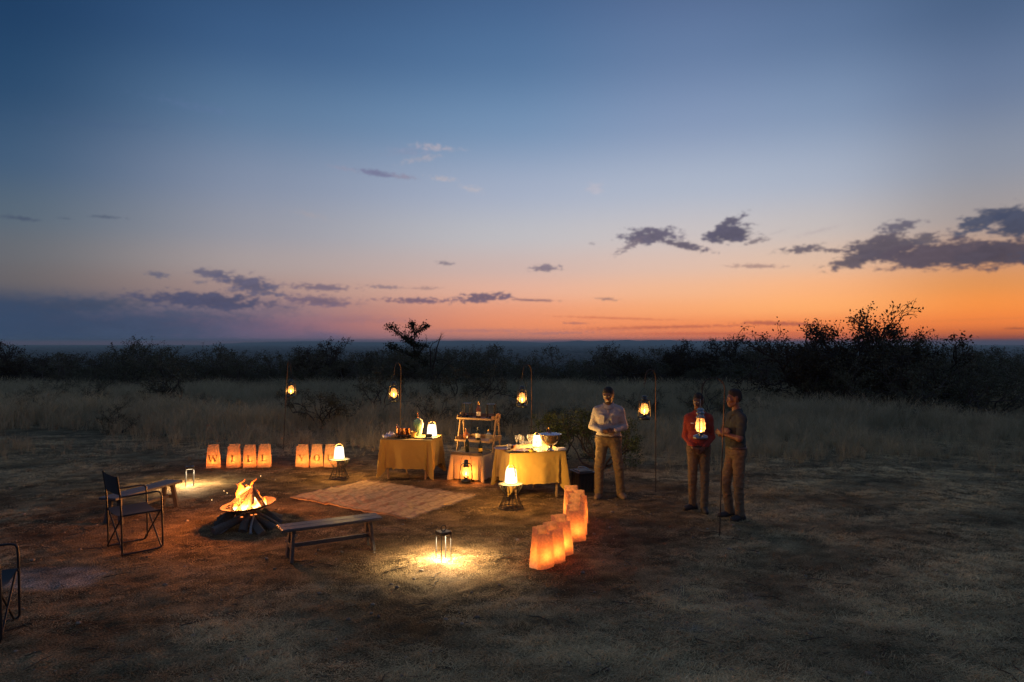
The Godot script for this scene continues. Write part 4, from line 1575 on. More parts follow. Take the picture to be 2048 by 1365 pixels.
	for s in [[0.3, 0.2, 0.016], [1.1, 0.11, 0.012], [-0.5, 0.15, 0.013]]:
		var d := Vector3(cos(s[0]), 0, -sin(s[0]))
		wax.tube([Vector3(0, 0.345, 0) + d * 0.02, Vector3(0, 0.3, 0) + d * 0.068, Vector3(0, 0.24, 0) + d * 0.095, Vector3(0, 0.18, 0) + d * 0.08, Vector3(0, 0.19 - s[1], 0) + d * 0.042], [0.012, s[2], s[2], s[2], 0.007], 7)
	obj("wax_drip", wax, M.candle, vase)
	var cd := MB.new()
	cd.tube([Vector3(0, 0.34, 0), Vector3(-0.002, 0.45, 0)], [0.011, 0.01], 8)
	obj("candle", cd, M.copper, vase)
	var pl := MB.new()
	pl.lathe([Vector2(0, 0), Vector2(0.09, 0), Vector2(0.12, 0.012), Vector2(0.118, 0.015), Vector2(0.085, 0.004), Vector2(0, 0.004)], 28)
	single("plate", pl, M.cane, "tan plate in front of the green vase", "plate", Vector3(-1.7, ya, -12.94))
	single("plate", pl, M.dark_ware, "dark plate before the lamp at the right end of the bar table", "plate", Vector3(-1.5, ya, -12.86))
	var roll := MB.new()
	for i in 3:
		roll.tube([Vector3(-0.06, 0.022 + i * 0.016, -0.02 + 0.018 * (i % 2)), Vector3(0, 0.025 + i * 0.016, 0.0), Vector3(0.06, 0.022 + i * 0.015, 0.006)], [0.018, 0.022, 0.017], 8)
	single("folded_cloth", roll, M.canvas, "dark folded cloths heaped on the dark plate", "cloth", Vector3(-1.53, ya + 0.002, -12.88), 0.2)

	# --- right table
	var rt := single("charger_plate", pl, M.red_ware, "large dark red plate at the back left corner of the drinks table", "plate", Vector3(-0.13, yb, -11.42))
	rt.scale = Vector3(1.4, 1, 1.4)
	var rt2 := single("serving_tray", tray, M.red_ware, "dark red oval tray under the glasses of the drinks table", "tray", Vector3(0.2, yb, -11.2), 0.28)
	rt2.scale = Vector3(1.2, 1, 1.0)
	single("wooden_bowl", bw, M.copper, "copper coloured bowl behind the flutes on the drinks table", "bowl", Vector3(0.0, yb, -11.52)).scale = Vector3(1.4, 1.1, 1.4)
	var flute := goblet(0.027, 0.12, 0.085, 0.032, 0.86)
	for w in [[0.075, -11.5, "left champagne flute of the three on the drinks table"], [0.13, -11.58, "middle champagne flute, standing furthest back on the drinks table"], [0.175, -11.46, "right champagne flute of the three on the drinks table"]]:
		single("champagne_flute", flute, M.glass, w[2], "glass", Vector3(w[0], yb, w[1]), 0.0, "champagne flutes")
	var balloon := goblet(0.058, 0.1, 0.085, 0.038, 0.78)
	single("balloon_glass", balloon, M.glass, "big round balloon glass left of the small lamp on the drinks table", "glass", Vector3(0.3, yb, -11.5), 0.0, "round stemmed glasses").scale = Vector3.ONE * 1.15
	single("balloon_glass", balloon, M.glass, "big round balloon glass in front of the small lamp", "glass", Vector3(0.4, yb, -11.42), 0.0, "round stemmed glasses")
	var wine := goblet(0.04, 0.085, 0.06, 0.034, 0.82)
	for w in [[0.16, -11.22, "wine glass at the left end of the dark red tray"], [0.24, -11.27, "wine glass in the middle of the dark red tray"], [0.3, -11.3, "wine glass at the right end of the dark red tray"], [0.37, -11.25, "wine glass right of the dark red tray, beside the lemon"], [0.45, -11.28, "wine glass standing nearest the ice bowl"]]:
		single("wine_glass", wine, M.glass, w[2], "glass", Vector3(w[0], yb + (0.007 if w[0] < 0.35 else 0.0), w[1]), 0.0, "round stemmed glasses")
	var tm := tumbler(0.036, 0.09)
	for w in [[-0.05, -11.32, "short tumbler standing alone at the left end of the drinks table"], [0.1, -11.16, "short tumbler at the front left of the glasses"], [0.2, -11.1, "short tumbler at the front edge of the drinks table, left of the lemon"], [0.42, -11.13, "short tumbler at the front right, by the ice bowl's foot"], [0.48, -11.16, "short tumbler touching the ice bowl's foot"], [0.35, -11.2, "short tumbler behind the lemon"]]:
		single("tumbler", tm, M.glass, w[2], "glass", Vector3(w[0], yb + (0.008 if w[0] > 0.05 and w[0] < 0.3 else 0.0), w[1]), 0.0, "tumblers on the drinks table")
	table_lamp("small white table lamp behind the glasses on the drinks table", Vector3(0.42, yb, -11.62), -0.5, true).scale = Vector3.ONE * 0.76
	var lm := MB.new()
	lm.lathe([Vector2(0, -0.046), Vector2(0.008, -0.043), Vector2(0.02, -0.033), Vector2(0.031, -0.014), Vector2(0.033, 0.0), Vector2(0.03, 0.016), Vector2(0.019, 0.033), Vector2(0.008, 0.042), Vector2(0.004, 0.047), Vector2(0, 0.047)], 18)
	var lemon := single("lemon", lm, M.lemon, "yellow lemon lying before the glasses on the drinks table", "lemon", Vector3(0.3, yb + 0.032, -11.07))
	lemon.rotation = Vector3(0.2, 0.3, 1.4)
	# ice bowl
	var ib := thing("ice_bowl", "polished metal wine bowl on a foot, heaped with ice", "bowl", Vector3(0.61, yb, -11.22))
	var bo := MB.new()
	bo.lathe([Vector2(0, 0.075), Vector2(0.03, 0.078), Vector2(0.075, 0.096), Vector2(0.12, 0.135), Vector2(0.152, 0.19), Vector2(0.168, 0.25), Vector2(0.175, 0.262), Vector2(0.185, 0.265), Vector2(0.185, 0.268), Vector2(0.172, 0.267), Vector2(0.163, 0.25), Vector2(0.146, 0.192), Vector2(0.116, 0.14), Vector2(0.07, 0.1), Vector2(0, 0.082)], 36)
	obj("bowl", bo, M.steel, ib)
	var fo := MB.new()
	fo.lathe([Vector2(0, 0), Vector2(0.066, 0), Vector2(0.068, 0.006), Vector2(0.048, 0.02), Vector2(0.042, 0.05), Vector2(0.046, 0.079), Vector2(0, 0.0795)], 28)
	obj("foot", fo, M.steel, ib)
	var cube := MB.new()
	cube.box(Transform3D(), Vector3(0.034, 0.034, 0.034), 0.006)
	var cm := cube.mesh()
	for i in 46:
		var a2 := rnd(0, TAU)
		var rr := 0.145 * sqrt(rng.randf())
		var q := obj("ice_cube", cm, M.ice, ib)
		q.position = Vector3(cos(a2) * rr, 0.238 + 0.028 * (1.0 - rr / 0.15) + rnd(0, 0.02), sin(a2) * rr)
		q.rotation = Vector3(rnd(0, 3), rnd(0, 3), rnd(0, 3))
	var cb := bottle("champagne_bottle", "amber bottle leaning in the ice of the wine bowl", Vector3(0.64, yb + 0.16, -11.22), "champagne", M.amber, M.gold_foil, null)
	cb.rotation = Vector3(0.1, 0.3, 0.3)
	cb.scale = Vector3.ONE * 0.75
	var tong := MB.new()
	tong.beam(Vector3(-0.006, 0.22, 0), Vector3(-0.012, 0.36, 0), 0.008, 0.002)
	tong.beam(Vector3(0.012, 0.22, 0), Vector3(-0.012, 0.36, 0), 0.008, 0.002)
	single("ice_tongs", tong, M.steel, "ice tongs standing upright in the ice", "tongs", Vector3(0.56, yb, -11.22))
	var herb := MB.new()
	for i in 5:
		var e := Vector3(-0.1 + 0.045 * i, 0.13 + 0.03 * (i % 2), rnd(-0.05, 0.05))
		herb.tint = Color(0.12, 0.16, 0.06)
		herb.tube([Vector3.ZERO, e * 0.5 + Vector3(0, 0.02, 0), e], [0.002, 0.0015, 0.001], 4)
		for t in 14:
			var q := e * rnd(0.35, 1.0)
			herb.tube([q, q + Vector3(rnd(-1, 1), rnd(0, 1), rnd(-1, 1)).normalized() * 0.022], [0.0016, 0.0006], 3, false)
	single("herb_sprigs", herb, M.leaf, "green herb sprigs sticking out beside the ice bowl", "herbs", Vector3(0.5, yb + 0.16, -11.3))
	var jar := MB.new()
	jar.lathe([Vector2(0, 0), Vector2(0.034, 0), Vector2(0.036, 0.15), Vector2(0.034, 0.165), Vector2(0.031, 0.165), Vector2(0.032, 0.01), Vector2(0, 0.01)], 16)
	single("herb_jar", jar, M.glass, "tall clear jar that holds the herb sprigs", "jar", Vector3(0.5, yb, -11.3))
	var nf := MB.new()
	for i in 4:
		nf.box(Transform3D(Basis(Vector3.UP, 0.03 * i), Vector3(0.004 * i, 0.006 + i * 0.0085, 0)), Vector3(0.17 - 0.006 * i, 0.008, 0.11), 0.003)
	single("folded_napkin", nf, M.napkin, "folded pale napkins at the right end of the drinks table", "napkin", Vector3(0.77, yb, -11.28), 0.5)

	# --- stools with lamps
	var s1 := Vector3(-3.17, ground_y(-3.17, -12.83), -12.83)
	wire_stool("hourglass wire stool with a lamp on it, by the bags that spell YOU", s1)
	table_lamp("white table lamp on the wire stool beside the paper bags", s1 + Vector3(0, 0.369, 0), 0.15)
	var s2 := Vector3(-0.015, ground_y(-0.015, -10.53), -10.53)
	wire_stool("hourglass wire stool with a lamp on it, in front of the drinks table", s2)
	table_lamp("white table lamp with a broad strap on the wire stool before the drinks table", s2 + Vector3(0, 0.369, 0), PI - 0.7, true)

	# --- black crate beside the drinks table
	var cr := thing("plastic_crate", "black ribbed plastic crate with a lid, beside the drinks table", "crate", Vector3(1.2, ground_y(1.2, -11.9), -11.9), 0.35)
	var cbx := MB.new()
	cbx.box(at(0, 0.15, 0), Vector3(0.3, 0.3, 0.36), 0.012)
	obj("body", cbx, M.black_plastic, cr)
	for s in [-1, 1]:
		for i in 5:
			var rb := MB.new()
			rb.box(at(-0.12 + 0.06 * i, 0.15, s * 0.186), Vector3(0.012, 0.26, 0.012), 0.003)
			obj("rib", rb, M.black_plastic, cr)
			var rb2 := MB.new()
			rb2.box(at(s * 0.156, 0.15, -0.144 + 0.072 * i), Vector3(0.012, 0.26, 0.012), 0.003)
			obj("rib", rb2, M.black_plastic, cr)
	var lid := MB.new()
	lid.box(at(0, 0.315, 0), Vector3(0.33, 0.028, 0.39), 0.01)
	lid.box(at(0, 0.336, 0), Vector3(0.24, 0.016, 0.3), 0.007)
	obj("lid", lid, M.dark_ware, cr)
	var hn := MB.new()
	hn.tube([Vector3(-0.08, 0.344, 0.02), Vector3(-0.085, 0.4, 0.02), Vector3(0.03, 0.39, 0.02), Vector3(0.1, 0.352, 0.02)], 0.009, 7)
	obj("handle", hn, M.steel, cr)


func bottle(called: String, label: String, p: Vector3, kind: String, m: Material, cap: Material, lab: Material) -> Node3D:
	var o := thing(called, label, "bottle", p, rnd(-1, 1))
	var prof := []
	var neck := 0.0
	var top := 0.0
	var r := 0.037
	match kind:
		"wine":
			prof = [Vector2(0, 0), Vector2(0.036, 0), Vector2(0.037, 0.006), Vector2(0.037, 0.185), Vector2(0.032, 0.21), Vector2(0.016, 0.235), Vector2(0.0135, 0.25), Vector2(0.0135, 0.295), Vector2(0, 0.295)]
			top = 0.295
		"champagne":
			prof = [Vector2(0, 0), Vector2(0.042, 0), Vector2(0.044, 0.008), Vector2(0.044, 0.15), Vector2(0.038, 0.185), Vector2(0.022, 0.225), Vector2(0.016, 0.26), Vector2(0.0155, 0.3), Vector2(0, 0.3)]
			top = 0.3
			r = 0.044
		"squat":
			prof = [Vector2(0, 0), Vector2(0.05, 0), Vector2(0.055, 0.01), Vector2(0.06, 0.06), Vector2(0.055, 0.1), Vector2(0.022, 0.125), Vector2(0.016, 0.135), Vector2(0.017, 0.16), Vector2(0, 0.16)]
			top = 0.16
			r = 0.06
		"spirit":
			prof = [Vector2(0, 0), Vector2(0.041, 0), Vector2(0.043, 0.006), Vector2(0.043, 0.13), Vector2(0.036, 0.155), Vector2(0.017, 0.175), Vector2(0.014, 0.215), Vector2(0.016, 0.228), Vector2(0, 0.228)]
			top = 0.228
			r = 0.043
	var b := MB.new()
	if kind == "square":
		b.box(at(0, 0.065, 0), Vector3(0.095, 0.13, 0.075), 0.012)
		b.lathe([Vector2(0.02, 0.13), Vector2(0.016, 0.14), Vector2(0.015, 0.165), Vector2(0.018, 0.17), Vector2(0, 0.17)], 16)
		top = 0.17
	else:
		b.lathe(prof, 20)
	obj("glass_body", b, m, o)
	var c := MB.new()
	if kind == "squat" or kind == "square":
		c.lathe([Vector2(0, top + 0.0005), Vector2(0.014, top + 0.0005), Vector2(0.018, top + 0.012), Vector2(0.016, top + 0.032), Vector2(0, top + 0.036)], 14)
		obj("stopper", c, cap, o)
	else:
		c.lathe([Vector2(0, top + 0.0005), Vector2(0.0175, top - 0.045), Vector2(0.018, top), Vector2(0.0165, top + 0.008), Vector2(0, top + 0.009)], 14)
		obj("cap", c, cap, o)
	if lab:
		var l := MB.new()
		l.lathe([Vector2(r + 0.0002, 0.04), Vector2(r + 0.001, 0.041), Vector2(r + 0.001, 0.119), Vector2(r + 0.0002, 0.12)], 20)
		obj("bottle_label", l, lab, o)
	return o


# ---------------------------------------------------------------- shelf

func build_shelf() -> void:
	var turn := -0.42
	var p := Vector3(-0.62, ground_y(-0.62, -13.3), -13.3)
	var o := thing("ladder_shelf", "folding wooden ladder shelf of bottles between the two bar tables", "shelf", p, turn)
	o.scale.x = 0.89
	for s in [-1, 1]:
		var x: float = s * 0.42
		for k in [["front_leg", 0.03, 0.3], ["back_leg", -0.04, -0.2]]:
			var l := MB.new()
			l.beam(Vector3(x, 1.17, k[1]), Vector3(x, 0.0, k[2]), 0.024, 0.05, Vector3.BACK)
			obj(k[0], l, M.wood_y, o)
		for h in [0.3, 0.72, 1.02]:
			var b := MB.new()
			var zf := lerpf(0.3, 0.03, h / 1.17)
			var zb := lerpf(-0.2, -0.04, h / 1.17)
			b.beam(Vector3(x - s * 0.0, h, zb), Vector3(x, h, zf), 0.018, 0.05)
			obj("cross_rail", b, M.wood_z, o)
	for lv in [[1.07, 0.19, 0.03], [0.66, 0.25, 0.04]]:
		for k in 3:
			var b := MB.new()
			var w: float = lv[1] * 2.0 / 3.0
			b.box(at(0, lv[0], lv[2] - lv[1] + w * (k + 0.5)), Vector3(0.81, 0.018, w - 0.005), 0.003)
			obj("plank", b, M.wood_x, o)
		var f := MB.new()
		f.box(at(0, lv[0] + 0.005, lv[2] + lv[1] + 0.009), Vector3(0.82, 0.036, 0.016), 0.003)
		obj("front_rail", f, M.wood_x, o)
		var bk := MB.new()
		bk.box(at(0, lv[0] + 0.03, lv[2] - lv[1] - 0.009), Vector3(0.82, 0.08, 0.016), 0.003)
		obj("back_rail", bk, M.wood_x, o)
		for s in [-1, 1]:
			var e := MB.new()
			e.box(at(s * 0.4, lv[0] + 0.03, lv[2]), Vector3(0.014, 0.07, lv[1] * 2.0 - 0.004), 0.003)
			obj("end_rail", e, M.wood_z, o)
	var local := func(x: float, y: float, z: float) -> Vector3:
		return p + Vector3(x, y, z).rotated(Vector3.UP, turn)
	bottle("liquor_bottle", "tall amber bottle with a gold cap on the top shelf between two black lanterns", local.call(0.02, 1.08, 0.08), "champagne", M.amber, M.gold_foil, M.paper_label)
	candle_lantern("unlit black candle lantern at the left end of the top shelf", local.call(-0.23, 1.08, 0.06), turn + 0.2)
	candle_lantern("unlit black candle lantern at the right end of the top shelf", local.call(0.27, 1.08, 0.06), turn + 0.35)
	bottle("decanter", "squat round decanter on the middle shelf", local.call(-0.24, 0.67, 0.08), "squat", M.whisky, M.copper, null)
	bottle("liquor_bottle", "dark bottle with a cream label in the middle of the middle shelf", local.call(0.02, 0.67, 0.1), "spirit", M.dark_bottle, M.black_plastic, M.paper_label)
	bottle("decanter", "square clear decanter at the right end of the middle shelf", local.call(0.24, 0.67, 0.1), "square", M.glass, M.gold_foil, null)
	# the low cloth-covered crate with a board on it
	var q := Vector3(-0.74, ground_y(-0.74, -12.76), -12.76)
	var t2 := -0.36
	var low := thing("low_stand", "low stand under the peach cloth, its grey board top bare", "stand", q, t2)
	for sx in [-1, 1]:
		for sz in [-1, 1]:
			var l := MB.new()
			l.box(at(sx * 0.26, 0.21, sz * 0.17), Vector3(0.035, 0.42, 0.035), 0.004)
			obj("leg", l, M.old_wood_y, low)
	for k in 5:
		var b := MB.new()
		b.box(at(0, 0.462, -0.18 + 0.09 * k), Vector3(0.62, 0.02, 0.084), 0.004)
		obj("plank", b, M.old_wood_x, low)
	for s in [-1, 1]:
		var b := MB.new()
		b.box(at(0, 0.487, -0.235 if s < 0 else 0.235), Vector3(0.62 if s < 0 else 0.6, 0.05 if s < 0 else 0.03, 0.02), 0.004)
		obj("edge_board", b, M.old_wood_x, low)
	single("cloth_cover", draped(0.305, 0.215, 0.449, 0.43, 0.03, 21, 0.016, 9.0), M.peach_cloth, "peach cloth covering the low stand behind the lantern on the ground", "cloth", q, t2)
	var loc2 := func(x: float, y: float, z: float) -> Vector3:
		return q + Vector3(x, y, z).rotated(Vector3.UP, t2)
	bottle("wine_bottle", "dark bottle with a long clear neck on the low stand", loc2.call(-0.06, 0.473, 0.06), "wine", M.dark_bottle, M.steel, null)
	bottle("wine_bottle", "dark bottle with a yellow label on the low stand", loc2.call(0.22, 0.473, 0.1), "champagne", M.dark_bottle, M.black_plastic, M.yellow_label).scale = Vector3.ONE * 0.85


func candle_lantern(label: String, p: Vector3, turn: float) -> void:
	var o := thing("candle_lantern", label, "lantern", p, turn, "unlit black lanterns on the top shelf")
	var h := 0.27
	var w := 0.072
	for sx in [-1, 1]:
		for sz in [-1, 1]:
			var l := MB.new()
			l.box(at(sx * w, h * 0.5, sz * w), Vector3(0.015, h - 0.02, 0.015), 0.002)
			obj("post", l, M.black_metal, o)
	for y in [0.006, h - 0.006]:
		var b := MB.new()
		b.box(at(0, y, 0), Vector3(w * 2 + 0.016, 0.012, w * 2 + 0.016), 0.002)
		obj("base" if y < 0.1 else "roof", b, M.black_metal, o)
	var c := MB.new()
	c.tube([Vector3(0, 0.012, 0), Vector3(0, 0.05, 0)], 0.03, 14)
	obj("candle_cup", c, M.black_metal, o)


# ---------------------------------------------------------------- lanterns

func hurricane_lantern(label: String, metal: Material, power: float) -> Node3D:
	var o := thing("hurricane_lantern", label, "lantern", Vector3.ZERO, 0.0)
	var t := MB.new()
	t.lathe([Vector2(0, 0), Vector2(0.07, 0), Vector2(0.076, 0.006), Vector2(0.078, 0.02), Vector2(0.072, 0.034), Vector2(0.04, 0.046), Vector2(0.03, 0.05), Vector2(0, 0.05)], 24)
	obj("fuel_tank", t, metal, o)
	var b := MB.new()
	b.lathe([Vector2(0.026, 0.0505), Vector2(0.028, 0.064), Vector2(0.044, 0.07), Vector2(0.046, 0.078), Vector2(0.026, 0.086), Vector2(0.012, 0.094), Vector2(0, 0.094)], 20)
	obj("burner", b, metal, o)
	var g := MB.new()
	g.lathe([Vector2(0.038, 0.0785), Vector2(0.05, 0.1), Vector2(0.054, 0.13), Vector2(0.05, 0.17), Vector2(0.041, 0.205), Vector2(0.036, 0.222)], 24)
	obj("glass_globe", g, M.glass, o)
	var c := MB.new()
	c.lathe([Vector2(0.03, 0.214), Vector2(0.046, 0.222), Vector2(0.048, 0.232), Vector2(0.036, 0.24), Vector2(0.034, 0.262), Vector2(0.045, 0.266), Vector2(0.046, 0.276), Vector2(0.034, 0.284), Vector2(0.03, 0.3), Vector2(0.04, 0.306), Vector2(0.036, 0.316), Vector2(0.016, 0.326), Vector2(0, 0.328)], 22)
	obj("chimney_cap", c, metal, o)
	for s in [-1, 1]:
		var u := MB.new()
		u.tube([Vector3(s * 0.058, 0.026, 0), Vector3(s * 0.086, 0.034, 0), Vector3(s * 0.091, 0.06, 0), Vector3(s * 0.086, 0.15, 0), Vector3(s * 0.078, 0.23, 0), Vector3(s * 0.066, 0.258, 0), Vector3(s * 0.038, 0.27, 0)], 0.0085, 8)
		obj("side_tube", u, metal, o)
	var w := MB.new()
	for q in [0.11, 0.165]:
		w.ring(Vector3(0, q, 0), 0.059, 0.0016, 4, 24)
	for s in 4:
		var a := PI / 4 + PI / 2 * s
		var d := Vector3(cos(a), 0, sin(a))
		w.tube([d * 0.046 + Vector3(0, 0.074, 0), d * 0.059 + Vector3(0, 0.11, 0), d * 0.057 + Vector3(0, 0.165, 0), d * 0.046 + Vector3(0, 0.225, 0)], 0.0016, 4, false)
	obj("wire_guard", w, metal, o)
	var h := MB.new()
	var pts := []
	for k in 13:
		var a := PI * k / 12.0
		pts.append(Vector3(cos(a) * 0.08, 0.25 + sin(a) * 0.17, 0))
	h.tube(pts, 0.0022, 5, false)
	obj("carry_handle", h, metal, o)
	var f := MB.new()
	f.lathe([Vector2(0, 0.094), Vector2(0.008, 0.098), Vector2(0.0125, 0.108), Vector2(0.009, 0.124), Vector2(0.003, 0.142), Vector2(0, 0.146)], 12, Vector3.ZERO, 0.7)
	obj("flame", f, M.wick_flame, o)
	lamp(o, "flame_light", Vector3(0, 0.118, 0), Color(1.0, 0.6, 0.25), power, 0.012)
	return o


func hook_pole(label: String, base: Vector3, height: float, turn: float, lean: float) -> Vector3:
	var o := thing("hook_pole", label, "pole", base, 0.0, "iron hook poles with hanging lanterns")
	var mb := MB.new()
	var out := Vector3(cos(turn), 0, sin(turn))
	var pts := [Vector3(0, -0.05, 0), Vector3(lean * 0.4, height * 0.4, 0), Vector3(lean * 0.85, height * 0.8, 0), Vector3(lean, height - 0.16, 0)]
	var r := 0.155
	for k in range(1, 13):
		var a := PI * k / 12.0
		pts.append(Vector3(lean, height - 0.16, 0) + out * (r - r * cos(a)) + Vector3(0, sin(a) * r, 0))
	var tip: Vector3 = pts[-1]
	pts.append(tip + Vector3(0, -0.05, 0))
	pts.append(tip + Vector3(0, -0.075, 0) + out * 0.012)
	pts.append(tip + Vector3(0, -0.08, 0) + out * 0.03)
	pts.append(tip + Vector3(0, -0.066, 0) + out * 0.042)
	mb.tube(pts, 0.0075, 7)
	obj("rod", mb, M.rust, o)
	var s := MB.new()
	s.ring(Vector3(0, 0.0, 0), 0.014, 0.006, 6, 14)
	obj("ground_collar", s, M.rust, o)
	return base + tip + Vector3(0, -0.08, 0) + out * 0.022


func wire_link(called: String, label: String, a: Vector3, b: Vector3) -> void:
	var mb := MB.new()
	mb.tube([Vector3.ZERO, (b - a) * 0.5 + Vector3(0.002, 0, 0), b - a], 0.0022, 5)
	single(called, mb, M.rust, label, "wire", a)


func build_lanterns() -> void:
	# x, depth, height, turn of the hook (0 = to the right), lean, height of the lantern's bail above ground, power
	var spec := [
		[-5.2, 15.9, 2.06, 1.05, 0.1, 0.06, 0.3, "leftmost iron hook pole, behind the paper bags", "lit hurricane lantern on the leftmost hook pole, amber glow filling its glass"],
		[-2.29, 14.3, 2.11, 1.85, 0.02, 0.02, 0.26, "iron hook pole standing behind the left bar table", "lit hurricane lantern hanging above the left bar table"],
		[0.37, 13.3, 2.07, 2.15, 0.0, 0.04, 0.32, "iron hook pole standing behind the drinks table", "lit hurricane lantern hanging between the shelf and the ice bowl"],
		[2.42, 11.78, 2.06, 2.35, 0.0, 0.07, 0.36, "iron hook pole to the right of the man in the pale shirt", "lit hurricane lantern hanging beside the man in the pale shirt"],
		[2.69, 9.07, 2.07, 3.0, 0.07, 0.04, 0.36, "nearest iron hook pole, leaning before the two men on the right", "nearest lit hurricane lantern of pale zinc, hanging before the man in the red shirt"],
	]
	for i in spec.size():
		var s: Array = spec[i]
		var y := ground_y(s[0], -s[1])
		var tip := hook_pole(s[7], Vector3(s[0], y, -s[1]), s[2], s[3], s[4])
		var l := hurricane_lantern(s[8], M.zinc if i == 4 else M.lantern_metal, s[6])
		l.set_meta("group", "hurricane lanterns hanging from hook poles")
		var size := 1.22
		l.scale = Vector3.ONE * size
		l.position = tip - Vector3(0, 0.42 * size + s[5] + 0.003, 0)
		l.rotation.y = [0.2, -0.3, 0.5, 0.25, 1.25][i]
		if s[5] > 0.01:
			wire_link("hanging_wire", ["wire between the leftmost hook and its lantern", "wire between the hook above the left bar table and its lantern", "wire between the hook behind the drinks table and its lantern", "wire between the hook and the lantern beside the pale shirted man", "wire between the nearest hook and its pale zinc lantern"][i], tip, tip - Vector3(0, s[5] + 0.006, 0))
	var g := hurricane_lantern("lit hurricane lantern standing on the ground before the peach cloth", M.lantern_metal, 0.36)
	g.position = Vector3(-0.815, ground_y(-0.815, -12.4) + 0.002, -12.4)
	g.scale = Vector3.ONE * 1.2
	g.rotation.y = 0.15
	led_lantern("square black frame lantern throwing a bright pool on the ground in front", Vector3(-0.783, ground_y(-0.783, -8.0), -8.0), 0.6)
	led_lantern("square black frame lantern lighting the ground behind the left bench", Vector3(-5.62, ground_y(-5.62, -12.2), -12.2), 0.35)


func led_lantern(label: String, p: Vector3, turn: float) -> void:
	var o := thing("frame_lantern", label, "lantern", p, turn, "square frame lanterns shining down on the earth")
	var w := 0.062
	var h := 0.335
	for sx in [-1, 1]:
		for sz in [-1, 1]:
			var l := MB.new()
			l.box(at(sx * w, (h - 0.03) * 0.5, sz * w), Vector3(0.0085, h - 0.034, 0.0085), 0.0015)
			obj("leg", l, M.black_metal, o)
	for s in [-1, 1]:
		var b := MB.new()
		b.box(at(0, 0.005, s * w), Vector3(w * 2 - 0.009, 0.0085, 0.0085), 0.0015)
		obj("base_bar", b, M.black_metal, o)
		var b2 := MB.new()
		b2.box(at(s * w, 0.005, 0), Vector3(0.0085, 0.0085, w * 2 - 0.009), 0.0015)
		obj("base_bar", b2, M.black_metal, o)
	var c := MB.new()
	c.box(at(0, h - 0.011, 0), Vector3(w * 2 + 0.016, 0.04, w * 2 + 0.016), 0.004)
	obj("cap", c, M.black_metal, o)
	var e := MB.new()
	e.box(at(0, h - 0.034, 0), Vector3(w * 1.5, 0.005, w * 1.5), 0.001)
	obj("led_panel", e, M.led, o)
	var k := MB.new()
	var pts := []
	for i in 15:
		var a := -0.35 * PI + 1.7 * PI * i / 14.0
		pts.append(Vector3(cos(a - PI / 2 + 0.5 * PI) * 0.03, h + 0.028 + sin(a) * 0.03, 0))
	k.ring(Vector3(0, h + 0.042, 0), 0.032, 0.005, 6, 22, 1.0, Vector3(0, 0, 1))
	obj("ring_handle", k, M.black_metal, o)
	var a := SpotLight3D.new()
	a.name = "led_light"
	a.light_size = 0.05
	a.light_color = Color(1.0, 0.89, 0.7)
	a.light_energy = LED_POWER
	a.spot_angle = 84.0
	a.spot_angle_attenuation = 0.4
	a.spot_range = 30.0
	a.position = Vector3(0, h - 0.042, 0)
	a.rotation.x = -PI / 2
	a.shadow_enabled = true
	o.add_child(a, true)


const LED_POWER := 5.6


# ---------------------------------------------------------------- paper bags

func paper_bag(seed_: int, lift: float) -> MB:
	var r := RandomNumberGenerator.new()
	r.seed = seed_
	var mb := MB.new()
	var rows := []
	var h := 0.43
	var tx := r.randf_range(-0.012, 0.012)
	var pinch := r.randf_range(0.6, 0.95)
	var twist := r.randf_range(0.08, 0.2) * (1.0 if r.randf() < 0.6 else -1.0)
	var lean := r.randf_range(-0.02, 0.02)
	for j in 13:
		var s := j / 12.0
		var hx := lerpf(0.126, 0.1, s)
		var hz := lerpf(0.07, 0.07 * pinch, smoothstep(0.25, 1.0, s))
		var row := []
		for i in 40:
			var t := i / 40.0 * 4.0
			var k := int(t)
			var f := t - k
			var cs := [Vector2(hx, hz), Vector2(-hx, hz), Vector2(-hx, -hz), Vector2(hx, -hz)]
			var p: Vector2 = cs[k].lerp(cs[(k + 1) % 4], f)
			# the gusset folds inward, the panels bulge a little
			if k % 2 == 1:
				p.x -= signf(p.x) * 0.035 * sin(f * PI) * s
			else:
				p.y += signf(p.y) * 0.014 * sin(f * PI) * (1.0 - s * 0.3)
			var crinkle := 0.0045 * fine.get_noise_3d(p.x * 22.0 + seed_ * 5.0, s * 8.0, p.y * 22.0)
			p = p.rotated(twist * s * s)
			var q := Vector3(p.x + tx * s + crinkle, h * s, p.y + crinkle + lean * s)
			# one side of the mouth stands higher than the other
			q.y += lift * clampf(p.y / 0.05, -1.0, 1.0) * smoothstep(0.7, 1.0, s)
			if j == 12:
				q.y += 0.006 * fine.get_noise_1d(i * 1.4 + seed_)
			row.append(q)
		rows.append(row)
	mb.sheet(rows, true, true)
	return mb


